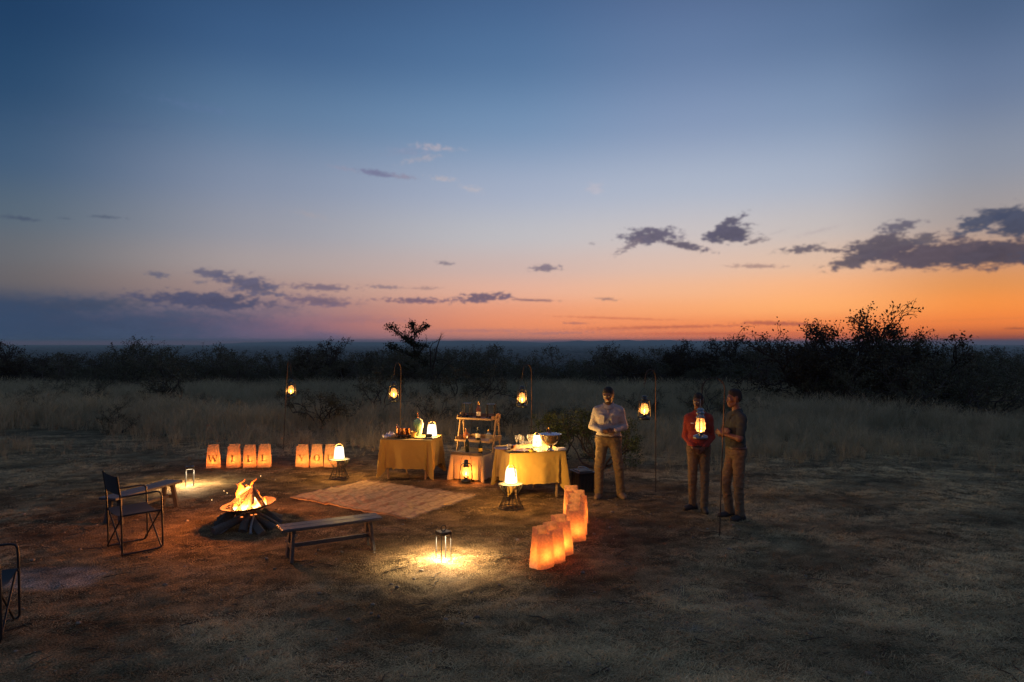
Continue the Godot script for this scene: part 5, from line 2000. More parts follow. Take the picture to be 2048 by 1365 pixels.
func build_bags() -> void:
	var shapes := []
	for i in 5:
		shapes.append(paper_bag(i + 1, -0.012).mesh())
	for i in 5:
		shapes.append(paper_bag(i + 11, 0.032).mesh())
	var fl := MB.new()
	fl.lathe([Vector2(0, 0), Vector2(0.006, 0.004), Vector2(0.009, 0.014), Vector2(0.005, 0.03), Vector2(0, 0.042)], 10)
	var flame := fl.mesh()
	var ca := MB.new()
	ca.lathe([Vector2(0, 0), Vector2(0.028, 0), Vector2(0.028, 0.095), Vector2(0.024, 0.097), Vector2(0, 0.095)], 14)
	var candle := ca.mesh()
	var sa := MB.new()
	sa.box(at(0, 0.012, 0), Vector3(0.22, 0.02, 0.11), 0.006)
	var sand := sa.mesh()
	var font := SystemFont.new()
	font.font_names = PackedStringArray(["Droid Serif"])
	font.font_weight = 700
	var ground_shapes := {}
	var bag := func(shape: int, letter: String, x: float, d: float, turn: float, size: float, label: String, group: String) -> void:
		var o := thing("paper_bag_light", label, "paper bag", Vector3(x, ground_y(x, -d) - 0.004, -d), turn, group)
		o.scale = Vector3.ONE * size
		obj("paper_bag", shapes[shape], M.paper, o)
		obj("sand", sand, M.sand, o)
		var c := obj("candle", candle, M.candle, o)
		c.position.y = 0.022
		var f := obj("flame", flame, M.wick_flame, o)
		f.position.y = 0.121
		if letter != "":
			var t := TextMesh.new()
			t.text = letter
			t.font = font
			t.font_size = 96
			t.pixel_size = 0.0019
			t.depth = 0.0015
			var q := obj("letter", t, M.letter, o)
			q.position = Vector3(0, 0.19, 0.092)
			q.rotation.x = -0.06
		lamp(o, "candle_light", Vector3(0, 0.145, 0), Color(1.0, 0.63, 0.32), BAG_POWER, 0.02)
	var will := [[-5.91, 13.85, 0.22, "leftmost glowing paper bag, with the letter W"], [-5.55, 13.95, 0.1, "glowing paper bag with the letter I, second from the left"], [-5.23, 13.95, 0.3, "glowing paper bag with the first letter L, beside the letter I"], [-4.94, 13.95, 0.2, "glowing paper bag with the last letter L of its word"]]
	for i in 4:
		bag.call(i, "WILL"[i], will[i][0], will[i][1], will[i][2], 1.02, will[i][3], "paper bags spelling WILL")
	var you := [[-4.18, 13.95, 0.1, "glowing paper bag with the letter Y, first of its word"], [-3.9, 13.95, 0.35, "glowing paper bag with the letter O"], [-3.62, 13.95, 0.15, "glowing paper bag with the letter U half hidden by the stool lamp"]]
	for i in 3:
		bag.call((i + 2) % 5, "YOU"[i], you[i][0], you[i][1], you[i][2], 1.0, you[i][3], "paper bags spelling YOU")
	var row := [[0.87, 10.05, 3.3, "farthest glowing paper bag of the row on the right, by the black crate"], [0.915, 9.72, 3.5, "second glowing paper bag from the far end of the right row"], [0.865, 9.42, 3.35, "third glowing paper bag from the far end of the right row"], [0.845, 9.14, 3.5, "glowing paper bag just behind the nearest one of its group of five"], [0.8, 8.88, 3.45, "nearest glowing paper bag of the group of five, standing wide"]]
	for i in 5:
		bag.call(5 + (i + 1) % 5, "", row[i][0], row[i][1], row[i][2], 0.98, row[i][3], "paper bags in the row on the right")
	var me := [[0.585, 8.27, 3.6, "farthest of the three glowing paper bags nearest the camera"], [0.475, 8.05, 3.75, "middle one of the three glowing paper bags nearest the camera"], [0.335, 7.86, 3.85, "nearest glowing paper bag of all, at the front end of the right row"]]
	for i in 3:
		bag.call(5 + (i * 2 + 1) % 5, "", me[i][0], me[i][1], me[i][2], 1.0, me[i][3], "paper bags in the row on the right")


const BAG_POWER := 0.078


# ---------------------------------------------------------------- fire bowl

func log_shape(length: float, r0: float, r1: float, seed_: int, split := false) -> MB:
	var r := RandomNumberGenerator.new()
	r.seed = seed_
	var mb := MB.new()
	var n := 9
	var sides := 11
	var rings := []
	for i in n + 1:
		var t := float(i) / n
		var ring := []
		var bend := Vector3(0.02 * sin(t * 3.0 + seed_), 0, 0.02 * cos(t * 2.3 + seed_))
		for s in sides:
			var a := TAU * s / sides
			var rad := lerpf(r0, r1, t) * (1.0 + 0.25 * fine.get_noise_3d(cos(a) * 2.0 + seed_, sin(a) * 2.0, t * 3.0))
			var q := Vector3(cos(a) * rad, t * length, sin(a) * rad)
			if split and q.z > rad * 0.1:
				q.z = rad * 0.1 + 0.1 * (q.z - rad * 0.1)
			ring.append(q + bend)
		rings.append(ring)
	mb.sheet(rings, true, true)
	for e in [0, n]:
		var c := Vector3.ZERO
		for q in rings[e]:
			c += q / sides
		for s in sides:
			mb.flat(c, rings[e][s], rings[e][(s + 1) % sides], Vector3(0, -1 if e == 0 else 1, 0))
	return mb


func put_log(label: String, a: Vector3, b: Vector3, r0: float, r1: float, seed_: int, m: Material, group := "", split := false) -> void:
	var o := obj("firewood_log", log_shape(a.distance_to(b), r0, r1, seed_, split), m)
	var y := (b - a).normalized()
	var x := y.cross(Vector3(0.3, 0.2, 1)).normalized()
	o.transform = Transform3D(Basis(x, y, x.cross(y)), a)
	tag(o, label, "log", group)


func flame_tongue(h: float, r: float, seed_: int) -> MB:
	var mb := MB.new()
	var rows := []
	var n := 16
	for j in n + 1:
		var t := float(j) / n
		var rad := r * pow(sin(PI * clampf(0.12 + t * 0.88, 0, 1)), 0.8) * (1.0 - 0.55 * t) + 0.001
		var off := Vector3(fine.get_noise_2d(t * 2.2, seed_ * 7.0), 0, fine.get_noise_2d(t * 2.2 + 30.0, seed_ * 7.0)) * 0.16 * t * h * 2.0
		var row := []
		for i in 9:
			var a := TAU * i / 9.0 + t * 1.6
			var k := rad * (1.0 + 0.45 * fine.get_noise_3d(cos(a), t * 4.0 + seed_, sin(a)))
			row.append(Vector3(cos(a) * k, t * h, sin(a) * k * 0.6) + off)
		rows.append(row)
	mb.sheet(rows, true, true)
	return mb


func build_fire() -> void:
	var p := Vector3(-3.58, ground_y(-3.58, -9.52), -9.52)
	var bowl := thing("fire_bowl", "round rusty iron fire bowl resting on a heap of logs", "fire bowl", p + Vector3(0, 0.215, 0))
	bowl.rotation = Vector3(0.03, 0, 0.09)
	var b := MB.new()
	b.lathe([Vector2(0, 0.0), Vector2(0.1, 0.004), Vector2(0.22, 0.024), Vector2(0.31, 0.055), Vector2(0.35, 0.076), Vector2(0.356, 0.079), Vector2(0.352, 0.084), Vector2(0.3, 0.06), Vector2(0.21, 0.032), Vector2(0.1, 0.012), Vector2(0, 0.008)], 40)
	obj("bowl", b, M.bowl_iron, bowl)
	var rim := MB.new()
	rim.ring(Vector3(0, 0.081, 0), 0.358, 0.008, 7, 40)
	obj("rim", rim, M.bowl_iron, bowl)
	# firewood fanned out underneath
	var fan := [
		[2.75, 0.62, 0.05, 0.045, 0], [2.2, 0.66, 0.048, 0.04, 0], [0.95, 0.62, 0.045, 0.04, 0], [0.45, 0.68, 0.04, 0.034, 0], [0.1, 0.62, 0.05, 0.04, 0], [-0.6, 0.6, 0.045, 0.04, 0], [-1.4, 0.6, 0.05, 0.045, 0], [-2.2, 0.58, 0.045, 0.04, 0], [3.3, 0.6, 0.045, 0.04, 0],
	]
	for i in fan.size():
		var f: Array = fan[i]
		var d := Vector3(cos(f[0]), 0, sin(f[0]))
		var skew := Vector3(rnd(-0.14, 0.14), 0, rnd(-0.1, 0.1))
		put_log("dark log fanned out on the earth under the fire bowl", p + d * f[1] * rnd(0.66, 0.92) + Vector3(0, f[2] * 0.9, 0), p + d * 0.1 + skew + Vector3(0, rnd(0.13, 0.175), 0), f[2] * rnd(0.85, 1.4), f[3] * rnd(0.8, 1.25), 20 + i, M.log, "dark logs under the fire bowl", i % 2 == 0)
	put_log("pale grey split log pointing towards the camera from under the fire bowl", p + Vector3(-0.28, 0.035, 0.44), p + Vector3(0.03, 0.15, 0.1), 0.045, 0.05, 40, M.pale_log, "", true)
	put_log("short stump of a log standing under the front of the fire bowl", p + Vector3(0.06, 0.02, 0.36), p + Vector3(0.05, 0.17, 0.12), 0.06, 0.045, 41, M.log)
	put_log("thin forked stick leaning under the front of the fire bowl", p + Vector3(0.2, 0.01, 0.42), p + Vector3(0.1, 0.16, 0.14), 0.016, 0.014, 42, M.pale_log)
	put_log("long reddish stick sticking out to the right of the fire bowl", p + Vector3(0.52, 0.03, 0.12), p + Vector3(0.1, 0.2, 0.1), 0.02, 0.022, 43, M.log)
	# burning wood leaned together in the bowl
	var q := p + Vector3(0, 0.235, 0)
	put_log("thick burning log leaning from the left, foremost in the fire", q + Vector3(-0.19, 0.03, 0.19), q + Vector3(0.05, 0.28, 0.03), 0.05, 0.04, 50, M.char, "", true)
	put_log("dark burning log leaning from the left behind the foremost one", q + Vector3(-0.08, 0.02, 0.23), q + Vector3(0.09, 0.25, 0.06), 0.036, 0.032, 51, M.char)
	put_log("burning log leaning from the far left rim of the fire bowl", q + Vector3(-0.26, 0.06, 0.02), q + Vector3(0.0, 0.26, -0.06), 0.03, 0.026, 52, M.char)
	put_log("burning log leaning from the right in the fire", q + Vector3(0.23, 0.045, 0.08), q + Vector3(0.06, 0.33, 0.02), 0.034, 0.026, 53, M.char)
	put_log("short charred stump at the front right of the fire", q + Vector3(0.13, 0.02, 0.19), q + Vector3(0.07, 0.2, 0.08), 0.042, 0.034, 54, M.char)
	put_log("burning stick leaning from the back right of the fire", q + Vector3(0.19, 0.06, -0.08), q + Vector3(0.03, 0.26, -0.02), 0.026, 0.022, 55, M.char)
	put_log("knotty end of a log lying at the front of the fire", q + Vector3(-0.06, 0.02, 0.18), q + Vector3(0.06, 0.05, 0.12), 0.032, 0.028, 56, M.char)
	var grad := Gradient.new()
	grad.offsets = PackedFloat32Array([0.0, 0.35, 0.7, 1.0])
	grad.colors = PackedColorArray([Color(1.0, 0.92, 0.72), Color(1.0, 0.8, 0.4), Color(1.0, 0.5, 0.12), Color(0.8, 0.24, 0.03)])
	var gt := GradientTexture2D.new()
	gt.gradient = grad
	gt.width = 4
	gt.height = 64
	gt.fill_from = Vector2(0, 0)
	gt.fill_to = Vector2(0, 1)
	var fm := mat(0.02, 0.01, 0.005, 0.9)
	fm.emission_enabled = true
	fm.emission_operator = BaseMaterial3D.EMISSION_OP_MULTIPLY
	fm.emission = Color.WHITE
	fm.emission_texture = gt
	fm.emission_energy_multiplier = 8.0
	fm.transparency = BaseMaterial3D.TRANSPARENCY_ALPHA
	fm.albedo_color.a = 0.62
	fm.metallic_specular = 0.0
	M.fire = fm
	var fire := thing("campfire_flames", "yellow flames rising between the burning logs in the fire bowl", "fire", q)
	var spec := [[-0.11, 0.02, -0.02, 0.36, 0.05], [-0.17, 0.0, 0.02, 0.24, 0.045], [-0.06, 0.02, -0.05, 0.3, 0.05], [0.0, 0.0, 0.05, 0.25, 0.06], [0.05, 0.06, 0.0, 0.34, 0.05], [0.02, 0.0, 0.12, 0.17, 0.045], [0.1, 0.02, -0.02, 0.2, 0.05], [0.14, 0.02, 0.03, 0.13, 0.04], [0.235, 0.045, 0.08, 0.13, 0.022], [-0.12, 0.01, 0.1, 0.13, 0.04], [0.05, 0.0, -0.1, 0.22, 0.06], [-0.02, 0.02, 0.17, 0.08, 0.03], [0.1, 0.02, 0.16, 0.07, 0.03], [0.0, -0.02, 0.02, 0.2, 0.09], [-0.08, -0.02, 0.06, 0.16, 0.075], [0.09, -0.01, 0.06, 0.15, 0.07], [-0.15, 0.02, -0.02, 0.3, 0.055], [-0.03, 0.03, -0.02, 0.28, 0.06], [0.02, 0.03, 0.28, 0.14, 0.04], [-0.1, 0.025, 0.25, 0.1, 0.035], [0.15, 0.035, 0.24, 0.1, 0.035]]
	for i in spec.size():
		var s: Array = spec[i]
		var o := obj("flame", flame_tongue(s[3], s[4], i + 3), fm, fire)
		o.position = Vector3(s[0], s[1], s[2] - 0.045)
	var em := MB.new()
	var coal := glow(1.0, 0.22, 0.03, 2.2)
	for i in 34:
		var a := rnd(0, TAU)
		var r := 0.2 * sqrt(rng.randf())
		em.box(Transform3D(Basis.from_euler(Vector3(rnd(0, 3), rnd(0, 3), 0)), Vector3(cos(a) * r, 0.0 + r * 0.2, sin(a) * r)), Vector3(0.03, 0.02, 0.03), 0.005)
	obj("embers", em, coal, fire)
	for e in [[-0.3, 0.26, 0.1], [-0.24, 0.24, 0.14], [0.16, 0.44, 0.0], [-0.42, 0.16, 0.2]]:
		var s := MB.new()
		s.lathe([Vector2(0, -0.005), Vector2(0.0028, 0), Vector2(0, 0.008)], 6)
		var o := obj("spark", s, M.wick_flame, fire)
		o.position = Vector3(e[0], e[1], e[2])
	for s in [[Vector3(-0.02, 0.33, -0.03), 0.6, 0.08], [Vector3(-0.13, 0.2, -0.05), 0.4, 0.05], [Vector3(0.02, 0.1, 0.235), 0.3, 0.05], [Vector3(0.14, 0.12, 0.0), 0.3, 0.05]]:
		lamp(fire, "fire_light", s[0], Color(1.0, 0.6, 0.29), FIRE_POWER * s[1], s[2])
	# dropped embers under the bowl
	var under := MB.new()
	for e in [[0.05, 0.185, 0.17], [0.1, 0.19, 0.17], [0.15, 0.195, 0.16], [-0.02, 0.17, 0.2], [-0.2, 0.075, 0.3]]:
		under.box(at(e[0], e[1], e[2]), Vector3(0.03, 0.01, 0.014), 0.003)
	single("fallen_embers", under, coal, "glowing embers fallen among the logs under the fire bowl", "embers", p)


const FIRE_POWER := 4.4


# ---------------------------------------------------------------- seats

func director_chair(label: String, p: Vector3, turn: float) -> Node3D:
	# faces +z in its own axes
	var o := thing("director_chair", label, "chair", p, turn, "folding canvas chairs on the left")
	var w := 0.27
	var dz := 0.22
	for s in [-1, 1]:
		# one bent tube: up the back, no; the arm, the front post and the foot
		var a := MB.new()
		a.tube([Vector3(s * w, 0.69, -dz), Vector3(s * w, 0.7, dz - 0.06), Vector3(s * w, 0.69, dz - 0.02), Vector3(s * w, 0.66, dz), Vector3(s * w, 0.4, dz + 0.01), Vector3(s * w, 0.05, dz + 0.015), Vector3(s * w, 0.022, dz - 0.005), Vector3(s * w, 0.012, dz - 0.04), Vector3(s * w, 0.012, -dz + 0.02)], 0.011, 8)
		obj("arm_frame", a, M.black_metal, o)
		var b := MB.new()
		b.tube([Vector3(s * w, 0.0, -dz + 0.01), Vector3(s * w, 0.4, -dz), Vector3(s * w, 0.7, -dz - 0.015), Vector3(s * w, 0.94, -dz - 0.05)], 0.011, 8)
		obj("back_post", b, M.black_metal, o)
		for e in [-1, 1]:
			var x := MB.new()
			x.tube([Vector3(s * (w - 0.012), 0.46, e * (dz - 0.01)), Vector3(-s * (w - 0.012), 0.02, e * (dz - 0.01) + s * 0.013)], 0.0095, 7)
			obj("cross_leg", x, M.black_metal, o)
		var rl := MB.new()
		rl.tube([Vector3(s * (w - 0.012), 0.465, -dz), Vector3(s * (w - 0.012), 0.465, dz + 0.01)], 0.011, 7)
		obj("seat_rail", rl, M.black_metal, o)
	var rows := []
	for j in 9:
		var row := []
		for i in 11:
			var u := i / 10.0 * 2.0 - 1.0
			row.append(Vector3(u * (w - 0.01), 0.478 - 0.035 * (1.0 - u * u), lerpf(-dz, dz, j / 8.0)))
		rows.append(row)
	var st := MB.new()
	st.sheet(rows, false, true)
	var under := []
	for row in rows:
		var r2 := []
		for q in row:
			r2.append(q - Vector3(0, 0.004, 0))
		under.append(r2)
	st.sheet(under, false, false)
	obj("seat", st, M.canvas, o)
	var br := []
	for j in 7:
		var row := []
		for i in 11:
			var u := i / 10.0 * 2.0 - 1.0
			var y := lerpf(0.715, 0.93, j / 6.0)
			row.append(Vector3(u * (w + 0.012), y, -dz - 0.015 - 0.035 * (y - 0.7) / 0.24 - 0.022 * (1.0 - u * u)))
		br.append(row)
	var bk := MB.new()
	bk.sheet(br, false, false)
	var bf := []
	for row in br:
		var r2 := []
		for q in row:
			r2.append(q + Vector3(0, 0, 0.005))
		bf.append(r2)
	bk.sheet(bf, false, true)
	obj("backrest", bk, M.canvas, o)
	return o


func bench(label: String, p: Vector3, turn: float, length: float) -> void:
	var o := thing("bench", label, "bench", p, turn, "weathered plank benches")
	var t := MB.new()
	for k in 2:
		var b := MB.new()
		b.box(at(0, 0.37, -0.072 + 0.144 * k), Vector3(length, 0.034, 0.141), 0.006)
		obj("plank", b, M.old_wood_x, o)
	var ends := length * 0.5 - 0.14
	for s in [-1, 1]:
		for e in [-1, 1]:
			var l := MB.new()
			l.beam(Vector3(s * ends, 0.352, e * 0.07), Vector3(s * (ends + 0.03), 0.0, e * 0.125), 0.07, 0.034, Vector3.RIGHT)
			obj("leg", l, M.old_wood_y, o)
		var c := MB.new()
		c.box(at(s * ends, 0.332, 0), Vector3(0.045, 0.04, 0.22), 0.004)
		obj("cleat", c, M.old_wood_y, o)
		var g := MB.new()
		g.box(at(s * (ends + 0.016), 0.16, 0), Vector3(0.03, 0.05, 0.155), 0.004)
		obj("brace", g, M.old_wood_y, o)
	var r := MB.new()
	r.box(at(0, 0.16, 0), Vector3(ends * 2.0 - 0.005, 0.045, 0.03), 0.004)
	obj("stretcher", r, M.old_wood_x, o)


func build_seats() -> void:
	director_chair("folding canvas chair facing the fire, seen whole from behind", Vector3(-4.6, ground_y(-4.6, -8.52), -8.52), 2.36)
	director_chair("folding canvas chair cut by the left edge, nearest the camera", Vector3(-4.58, ground_y(-4.58, -6.0), -6.0), 1.95)
	var b := Vector3(-2.14, ground_y(-2.14, -8.27), -8.27)
	bench("weathered plank bench in front of the fire and the rug", b, 0.51, 1.18)
	bench("weathered plank bench behind the folding chair on the left", Vector3(-5.38, ground_y(-5.38, -10.2), -10.2), 1.32, 1.3)


# ---------------------------------------------------------------- people

# a bone: [from, to, radius at from, radius at to, squash per axis]; a fifth «cut» flag carves instead of adding
func bone(a: Vector3, b: Vector3, ra: float, rb: float, sc := Vector3.ONE, carve := false) -> Array:
	return [a, b, ra, rb, sc, carve]


# meshes the smooth union of bones as surface nets and adds it to mb
func nets(mb: MB, bones: Array, k: float, cell: float, xf := Transform3D(), cuts := [], wrinkle := 0.0, freq := 9.0, paint = null, grow_ := 0.0) -> void:
	var lo := Vector3.ONE * 1e9
	var hi := -lo
	for b in bones:
		if b[5]:
			continue
		for e in 2:
			var r: float = b[2 + e] + grow_
			var rr: Vector3 = b[4] * r
			lo = lo.min(b[e] - rr)
			hi = hi.max(b[e] + rr)
	lo -= Vector3.ONE * (cell * 2.5 + k * 0.3)
	hi += Vector3.ONE * (cell * 2.5 + k * 0.3)
	var nx := int((hi.x - lo.x) / cell) + 2
	var ny := int((hi.y - lo.y) / cell) + 2
	var nz := int((hi.z - lo.z) / cell) + 2
	var f := PackedFloat32Array()
	f.resize(nx * ny * nz)
	f.fill(1.0)
	for b in bones:
		var a: Vector3 = b[0]
		var e: Vector3 = b[1]
		var ra: float = b[2] + (0.0 if b[5] else grow_)
		var rb: float = b[3] + (0.0 if b[5] else grow_)
		var sc: Vector3 = b[4]
		var carve: bool = b[5]
		var mid := (a + e) * 0.5
		var inv := Vector3(1.0 / sc.x, 1.0 / sc.y, 1.0 / sc.z)
		var smin_sc := minf(sc.x, minf(sc.y, sc.z))
		var sa := (a - mid) * inv
		var se := (e - mid) * inv
		var d := se - sa
		var dd := maxf(d.length_squared(), 1e-9)
		var pad := k + cell * 2.0
		var big := maxf(ra, rb)
		var l := a.min(e) - sc * big - Vector3.ONE * pad
		var h := a.max(e) + sc * big + Vector3.ONE * pad
		var x0 := maxi(0, int((l.x - lo.x) / cell))
		var x1 := mini(nx - 1, int((h.x - lo.x) / cell) + 1)
		var y0 := maxi(0, int((l.y - lo.y) / cell))
		var y1 := mini(ny - 1, int((h.y - lo.y) / cell) + 1)
		var z0 := maxi(0, int((l.z - lo.z) / cell))
		var z1 := mini(nz - 1, int((h.z - lo.z) / cell) + 1)
		for z in range(z0, z1 + 1):
			for y in range(y0, y1 + 1):
				var at_ := (z * ny + y) * nx
				for x in range(x0, x1 + 1):
					var p := (lo + Vector3(x, y, z) * cell - mid) * inv - sa
					var t := clampf(p.dot(d) / dd, 0.0, 1.0)
					var dist := ((p - d * t).length() - lerpf(ra, rb, t)) * smin_sc
					var o := f[at_ + x]
					if carve:
						var hh := maxf(k * 0.4 - absf(o + dist), 0.0) / (k * 0.4)
						f[at_ + x] = maxf(o, -dist) + hh * hh * k * 0.1
					else:
						var hh := maxf(k - absf(o - dist), 0.0) / k
						f[at_ + x] = minf(o, dist) - hh * hh * k * 0.25
	for z in nz:
		for y in ny:
			for x in nx:
				var i := (z * ny + y) * nx + x
				var o := f[i]
				if absf(o) < 0.06 or not cuts.is_empty():
					var p := lo + Vector3(x, y, z) * cell
					if wrinkle > 0.0 and absf(o) < 0.06:
						o += wrinkle * fine.get_noise_3d(p.x * freq, p.y * freq * 1.6, p.z * freq)
					for c in cuts:
						o = maxf(o, c.normal.dot(p) - c.d)
					f[i] = o
	# one vertex in each cell the surface crosses
	var where := PackedInt32Array()
	where.resize(nx * ny * nz)
	where.fill(-1)
	var vs := PackedVector3Array()
	var ns := PackedVector3Array()
	var off := [0, 1, nx, nx + 1, nx * ny, nx * ny + 1, nx * ny + nx, nx * ny + nx + 1]
	var cn := [Vector3(0, 0, 0), Vector3(1, 0, 0), Vector3(0, 1, 0), Vector3(1, 1, 0), Vector3(0, 0, 1), Vector3(1, 0, 1), Vector3(0, 1, 1), Vector3(1, 1, 1)]
	var edges := [[0, 1], [2, 3], [4, 5], [6, 7], [0, 2], [1, 3], [4, 6], [5, 7], [0, 4], [1, 5], [2, 6], [3, 7]]
	for z in nz - 1:
		for y in ny - 1:
			for x in nx - 1:
				var i := (z * ny + y) * nx + x
				var f0 := f[i]
				if absf(f0) > cell * 2.2:
					continue
				var inside := 0
				for q in 8:
					if f[i + off[q]] < 0.0:
						inside += 1
				if inside == 0 or inside == 8:
					continue
				var s := Vector3.ZERO
				var cnt := 0
				for ed in edges:
					var fa: float = f[i + off[ed[0]]]
					var fb: float = f[i + off[ed[1]]]
					if (fa < 0.0) != (fb < 0.0):
						s += cn[ed[0]].lerp(cn[ed[1]], fa / (fa - fb))
						cnt += 1
				where[i] = vs.size()
				vs.append(lo + (Vector3(x, y, z) + s / cnt) * cell)
				var g := Vector3.ZERO
				for q in 8:
					g += (cn[q] * 2.0 - Vector3.ONE) * f[i + off[q]]
				ns.append(g.normalized())
	# smoother normals: blend with neighbours through the field is enough at this cell size
	for z in range(1, nz - 1):
		for y in range(1, ny - 1):
			for x in range(1, nx - 1):
				var i := (z * ny + y) * nx + x
				if where[i] < 0:
					continue
				var a := f[i] < 0.0
				for ax in 3:
					var step: int = [1, nx, nx * ny][ax]
					if (f[i + step] < 0.0) == a:
						continue
					var u: int = [nx, nx * ny, 1][ax]
					var v: int = [nx * ny, 1, nx][ax]
					var q := [where[i], where[i - u], where[i - u - v], where[i - v]]
					if q[0] < 0 or q[1] < 0 or q[2] < 0 or q[3] < 0:
						continue
					var p := []
					var m := []
					for w in q:
						p.append(xf * vs[w])
						m.append((xf.basis * ns[w]).normalized())
					if paint != null:
						mb.tint = paint.call((vs[q[0]] + vs[q[2]]) * 0.5)
					mb.tri(p[0], p[1], p[2], m[0], m[1], m[2])
					mb.tri(p[0], p[2], p[3], m[0], m[2], m[3])


func torso_bones(s: Dictionary) -> Array:
	return [
		bone(Vector3(-0.075, 0.95, -0.005), Vector3(0.075, 0.95, -0.005), 0.118, 0.118, Vector3(1, 1, 0.95)),
		bone(Vector3(0, 1.02, 0.005), Vector3(0, 1.17, 0.012), 0.125, 0.12, Vector3(1.22, 1, 0.95)),
		bone(Vector3(-0.075, 1.31, 0.0), Vector3(0.075, 1.31, 0.0), 0.125, 0.125, Vector3(1.02, 1.1, 0.92)),
		bone(Vector3(-0.15, 1.405, -0.012), Vector3(0.15, 1.405, -0.012), 0.066, 0.066),
		bone(Vector3(0.0, 1.5, -0.018), Vector3(0.15, 1.425, -0.012), 0.05, 0.05),
		bone(Vector3(0.0, 1.5, -0.018), Vector3(-0.15, 1.425, -0.012), 0.05, 0.05),
	]


func limb(a: Vector3, b: Vector3, c: Vector3, r0: float, r1: float, r2: float) -> Array:
	return [bone(a, b, r0, r1), bone(b, c, r1 * 0.98, r2)]


func hand_bones(wrist: Vector3, dir: Vector3, palm: Vector3, thumb_side: float, curl: float) -> Array:
	# dir: towards the fingers; palm: the way the palm faces
	var y := dir.normalized()
	var z := (palm - y * palm.dot(y)).normalized()
	var x := y.cross(z) * thumb_side
	var out := []
	var k := [[0.03, 0.088, 0.042], [0.01, 0.092, 0.047], [-0.01, 0.088, 0.043], [-0.028, 0.08, 0.034]]
	for i in 4:
		var root = wrist + x * k[i][0] * 0.55 + y * 0.012
		var knuckle: Vector3 = wrist + x * k[i][0] + y * k[i][1]
		out.append(bone(root, knuckle, 0.014, 0.0115))
		var p := knuckle
		var a := curl * 0.55 + 0.05 * i
		for s in 3:
			var l: float = k[i][2] * [1.0, 0.66, 0.5][s]
			var q := p + (y * cos(a) + z * sin(a)) * l
			out.append(bone(p, q, 0.0096 - 0.0007 * s, 0.009 - 0.0008 * s))
			p = q
			a += curl * [0.75, 0.6, 0.4][s]
	var t0 := wrist + x * 0.018 + y * 0.02
	var t1 := t0 + (x * 0.75 + y * 0.6 + z * 0.35).normalized() * 0.042
	var t2 := t1 + (x * 0.25 + y * 0.85 + z * 0.5).normalized() * 0.032
	var t3 := t2 + (x * -0.1 + y * 0.85 + z * 0.6).normalized() * 0.025
	out.append(bone(t0, t1, 0.015, 0.0125))
	out.append(bone(t1, t2, 0.0115, 0.0105))
	out.append(bone(t2, t3, 0.0103, 0.0088))
	return out


func head_bones() -> Array:
	return [
		bone(Vector3(0, 0.035, -0.015), Vector3(0, 0.035, -0.015), 0.1, 0.1, Vector3(0.79, 0.97, 0.97)),
		bone(Vector3(0, -0.02, 0.025), Vector3(0, -0.055, 0.03), 0.07, 0.058, Vector3(0.92, 1, 1)),
		bone(Vector3(-0.022, -0.09, 0.058), Vector3(0.022, -0.09, 0.058), 0.022, 0.022),
		bone(Vector3(-0.052, -0.06, 0.0), Vector3(-0.02, -0.09, 0.05), 0.02, 0.02),
		bone(Vector3(0.052, -0.06, 0.0), Vector3(0.02, -0.09, 0.05), 0.02, 0.02),
		bone(Vector3(-0.034, 0.03, 0.073), Vector3(0.034, 0.03, 0.073), 0.014, 0.014),
		bone(Vector3(-0.045, -0.012, 0.062), Vector3(-0.03, -0.02, 0.07), 0.019, 0.016),
		bone(Vector3(0.045, -0.012, 0.062), Vector3(0.03, -0.02, 0.07), 0.019, 0.016),
		bone(Vector3(0, 0.018, 0.083), Vector3(0, -0.024, 0.103), 0.009, 0.0135),
		bone(Vector3(-0.014, -0.028, 0.09), Vector3(0.014, -0.028, 0.09), 0.0105, 0.0105),
		bone(Vector3(-0.02, -0.056, 0.081), Vector3(0.02, -0.056, 0.081), 0.0085, 0.0085),
		bone(Vector3(-0.018, -0.069, 0.079), Vector3(0.018, -0.069, 0.079), 0.009, 0.009),
		bone(Vector3(-0.031, 0.01, 0.094), Vector3(-0.031, 0.01, 0.094), 0.015, 0.015, Vector3(1.2, 0.8, 1), true),
		bone(Vector3(0.031, 0.01, 0.094), Vector3(0.031, 0.01, 0.094), 0.015, 0.015, Vector3(1.2, 0.8, 1), true),
		bone(Vector3(-0.031, 0.01, 0.073), Vector3(-0.031, 0.01, 0.073), 0.0115, 0.0115),
		bone(Vector3(0.031, 0.01, 0.073), Vector3(0.031, 0.01, 0.073), 0.0115, 0.0115),
		bone(Vector3(-0.079, 0.022, -0.012), Vector3(-0.077, -0.018, -0.006), 0.019, 0.013, Vector3(0.4, 1, 0.8)),
		bone(Vector3(0.079, 0.022, -0.012), Vector3(0.077, -0.018, -0.006), 0.019, 0.013, Vector3(0.4, 1, 0.8)),
	]


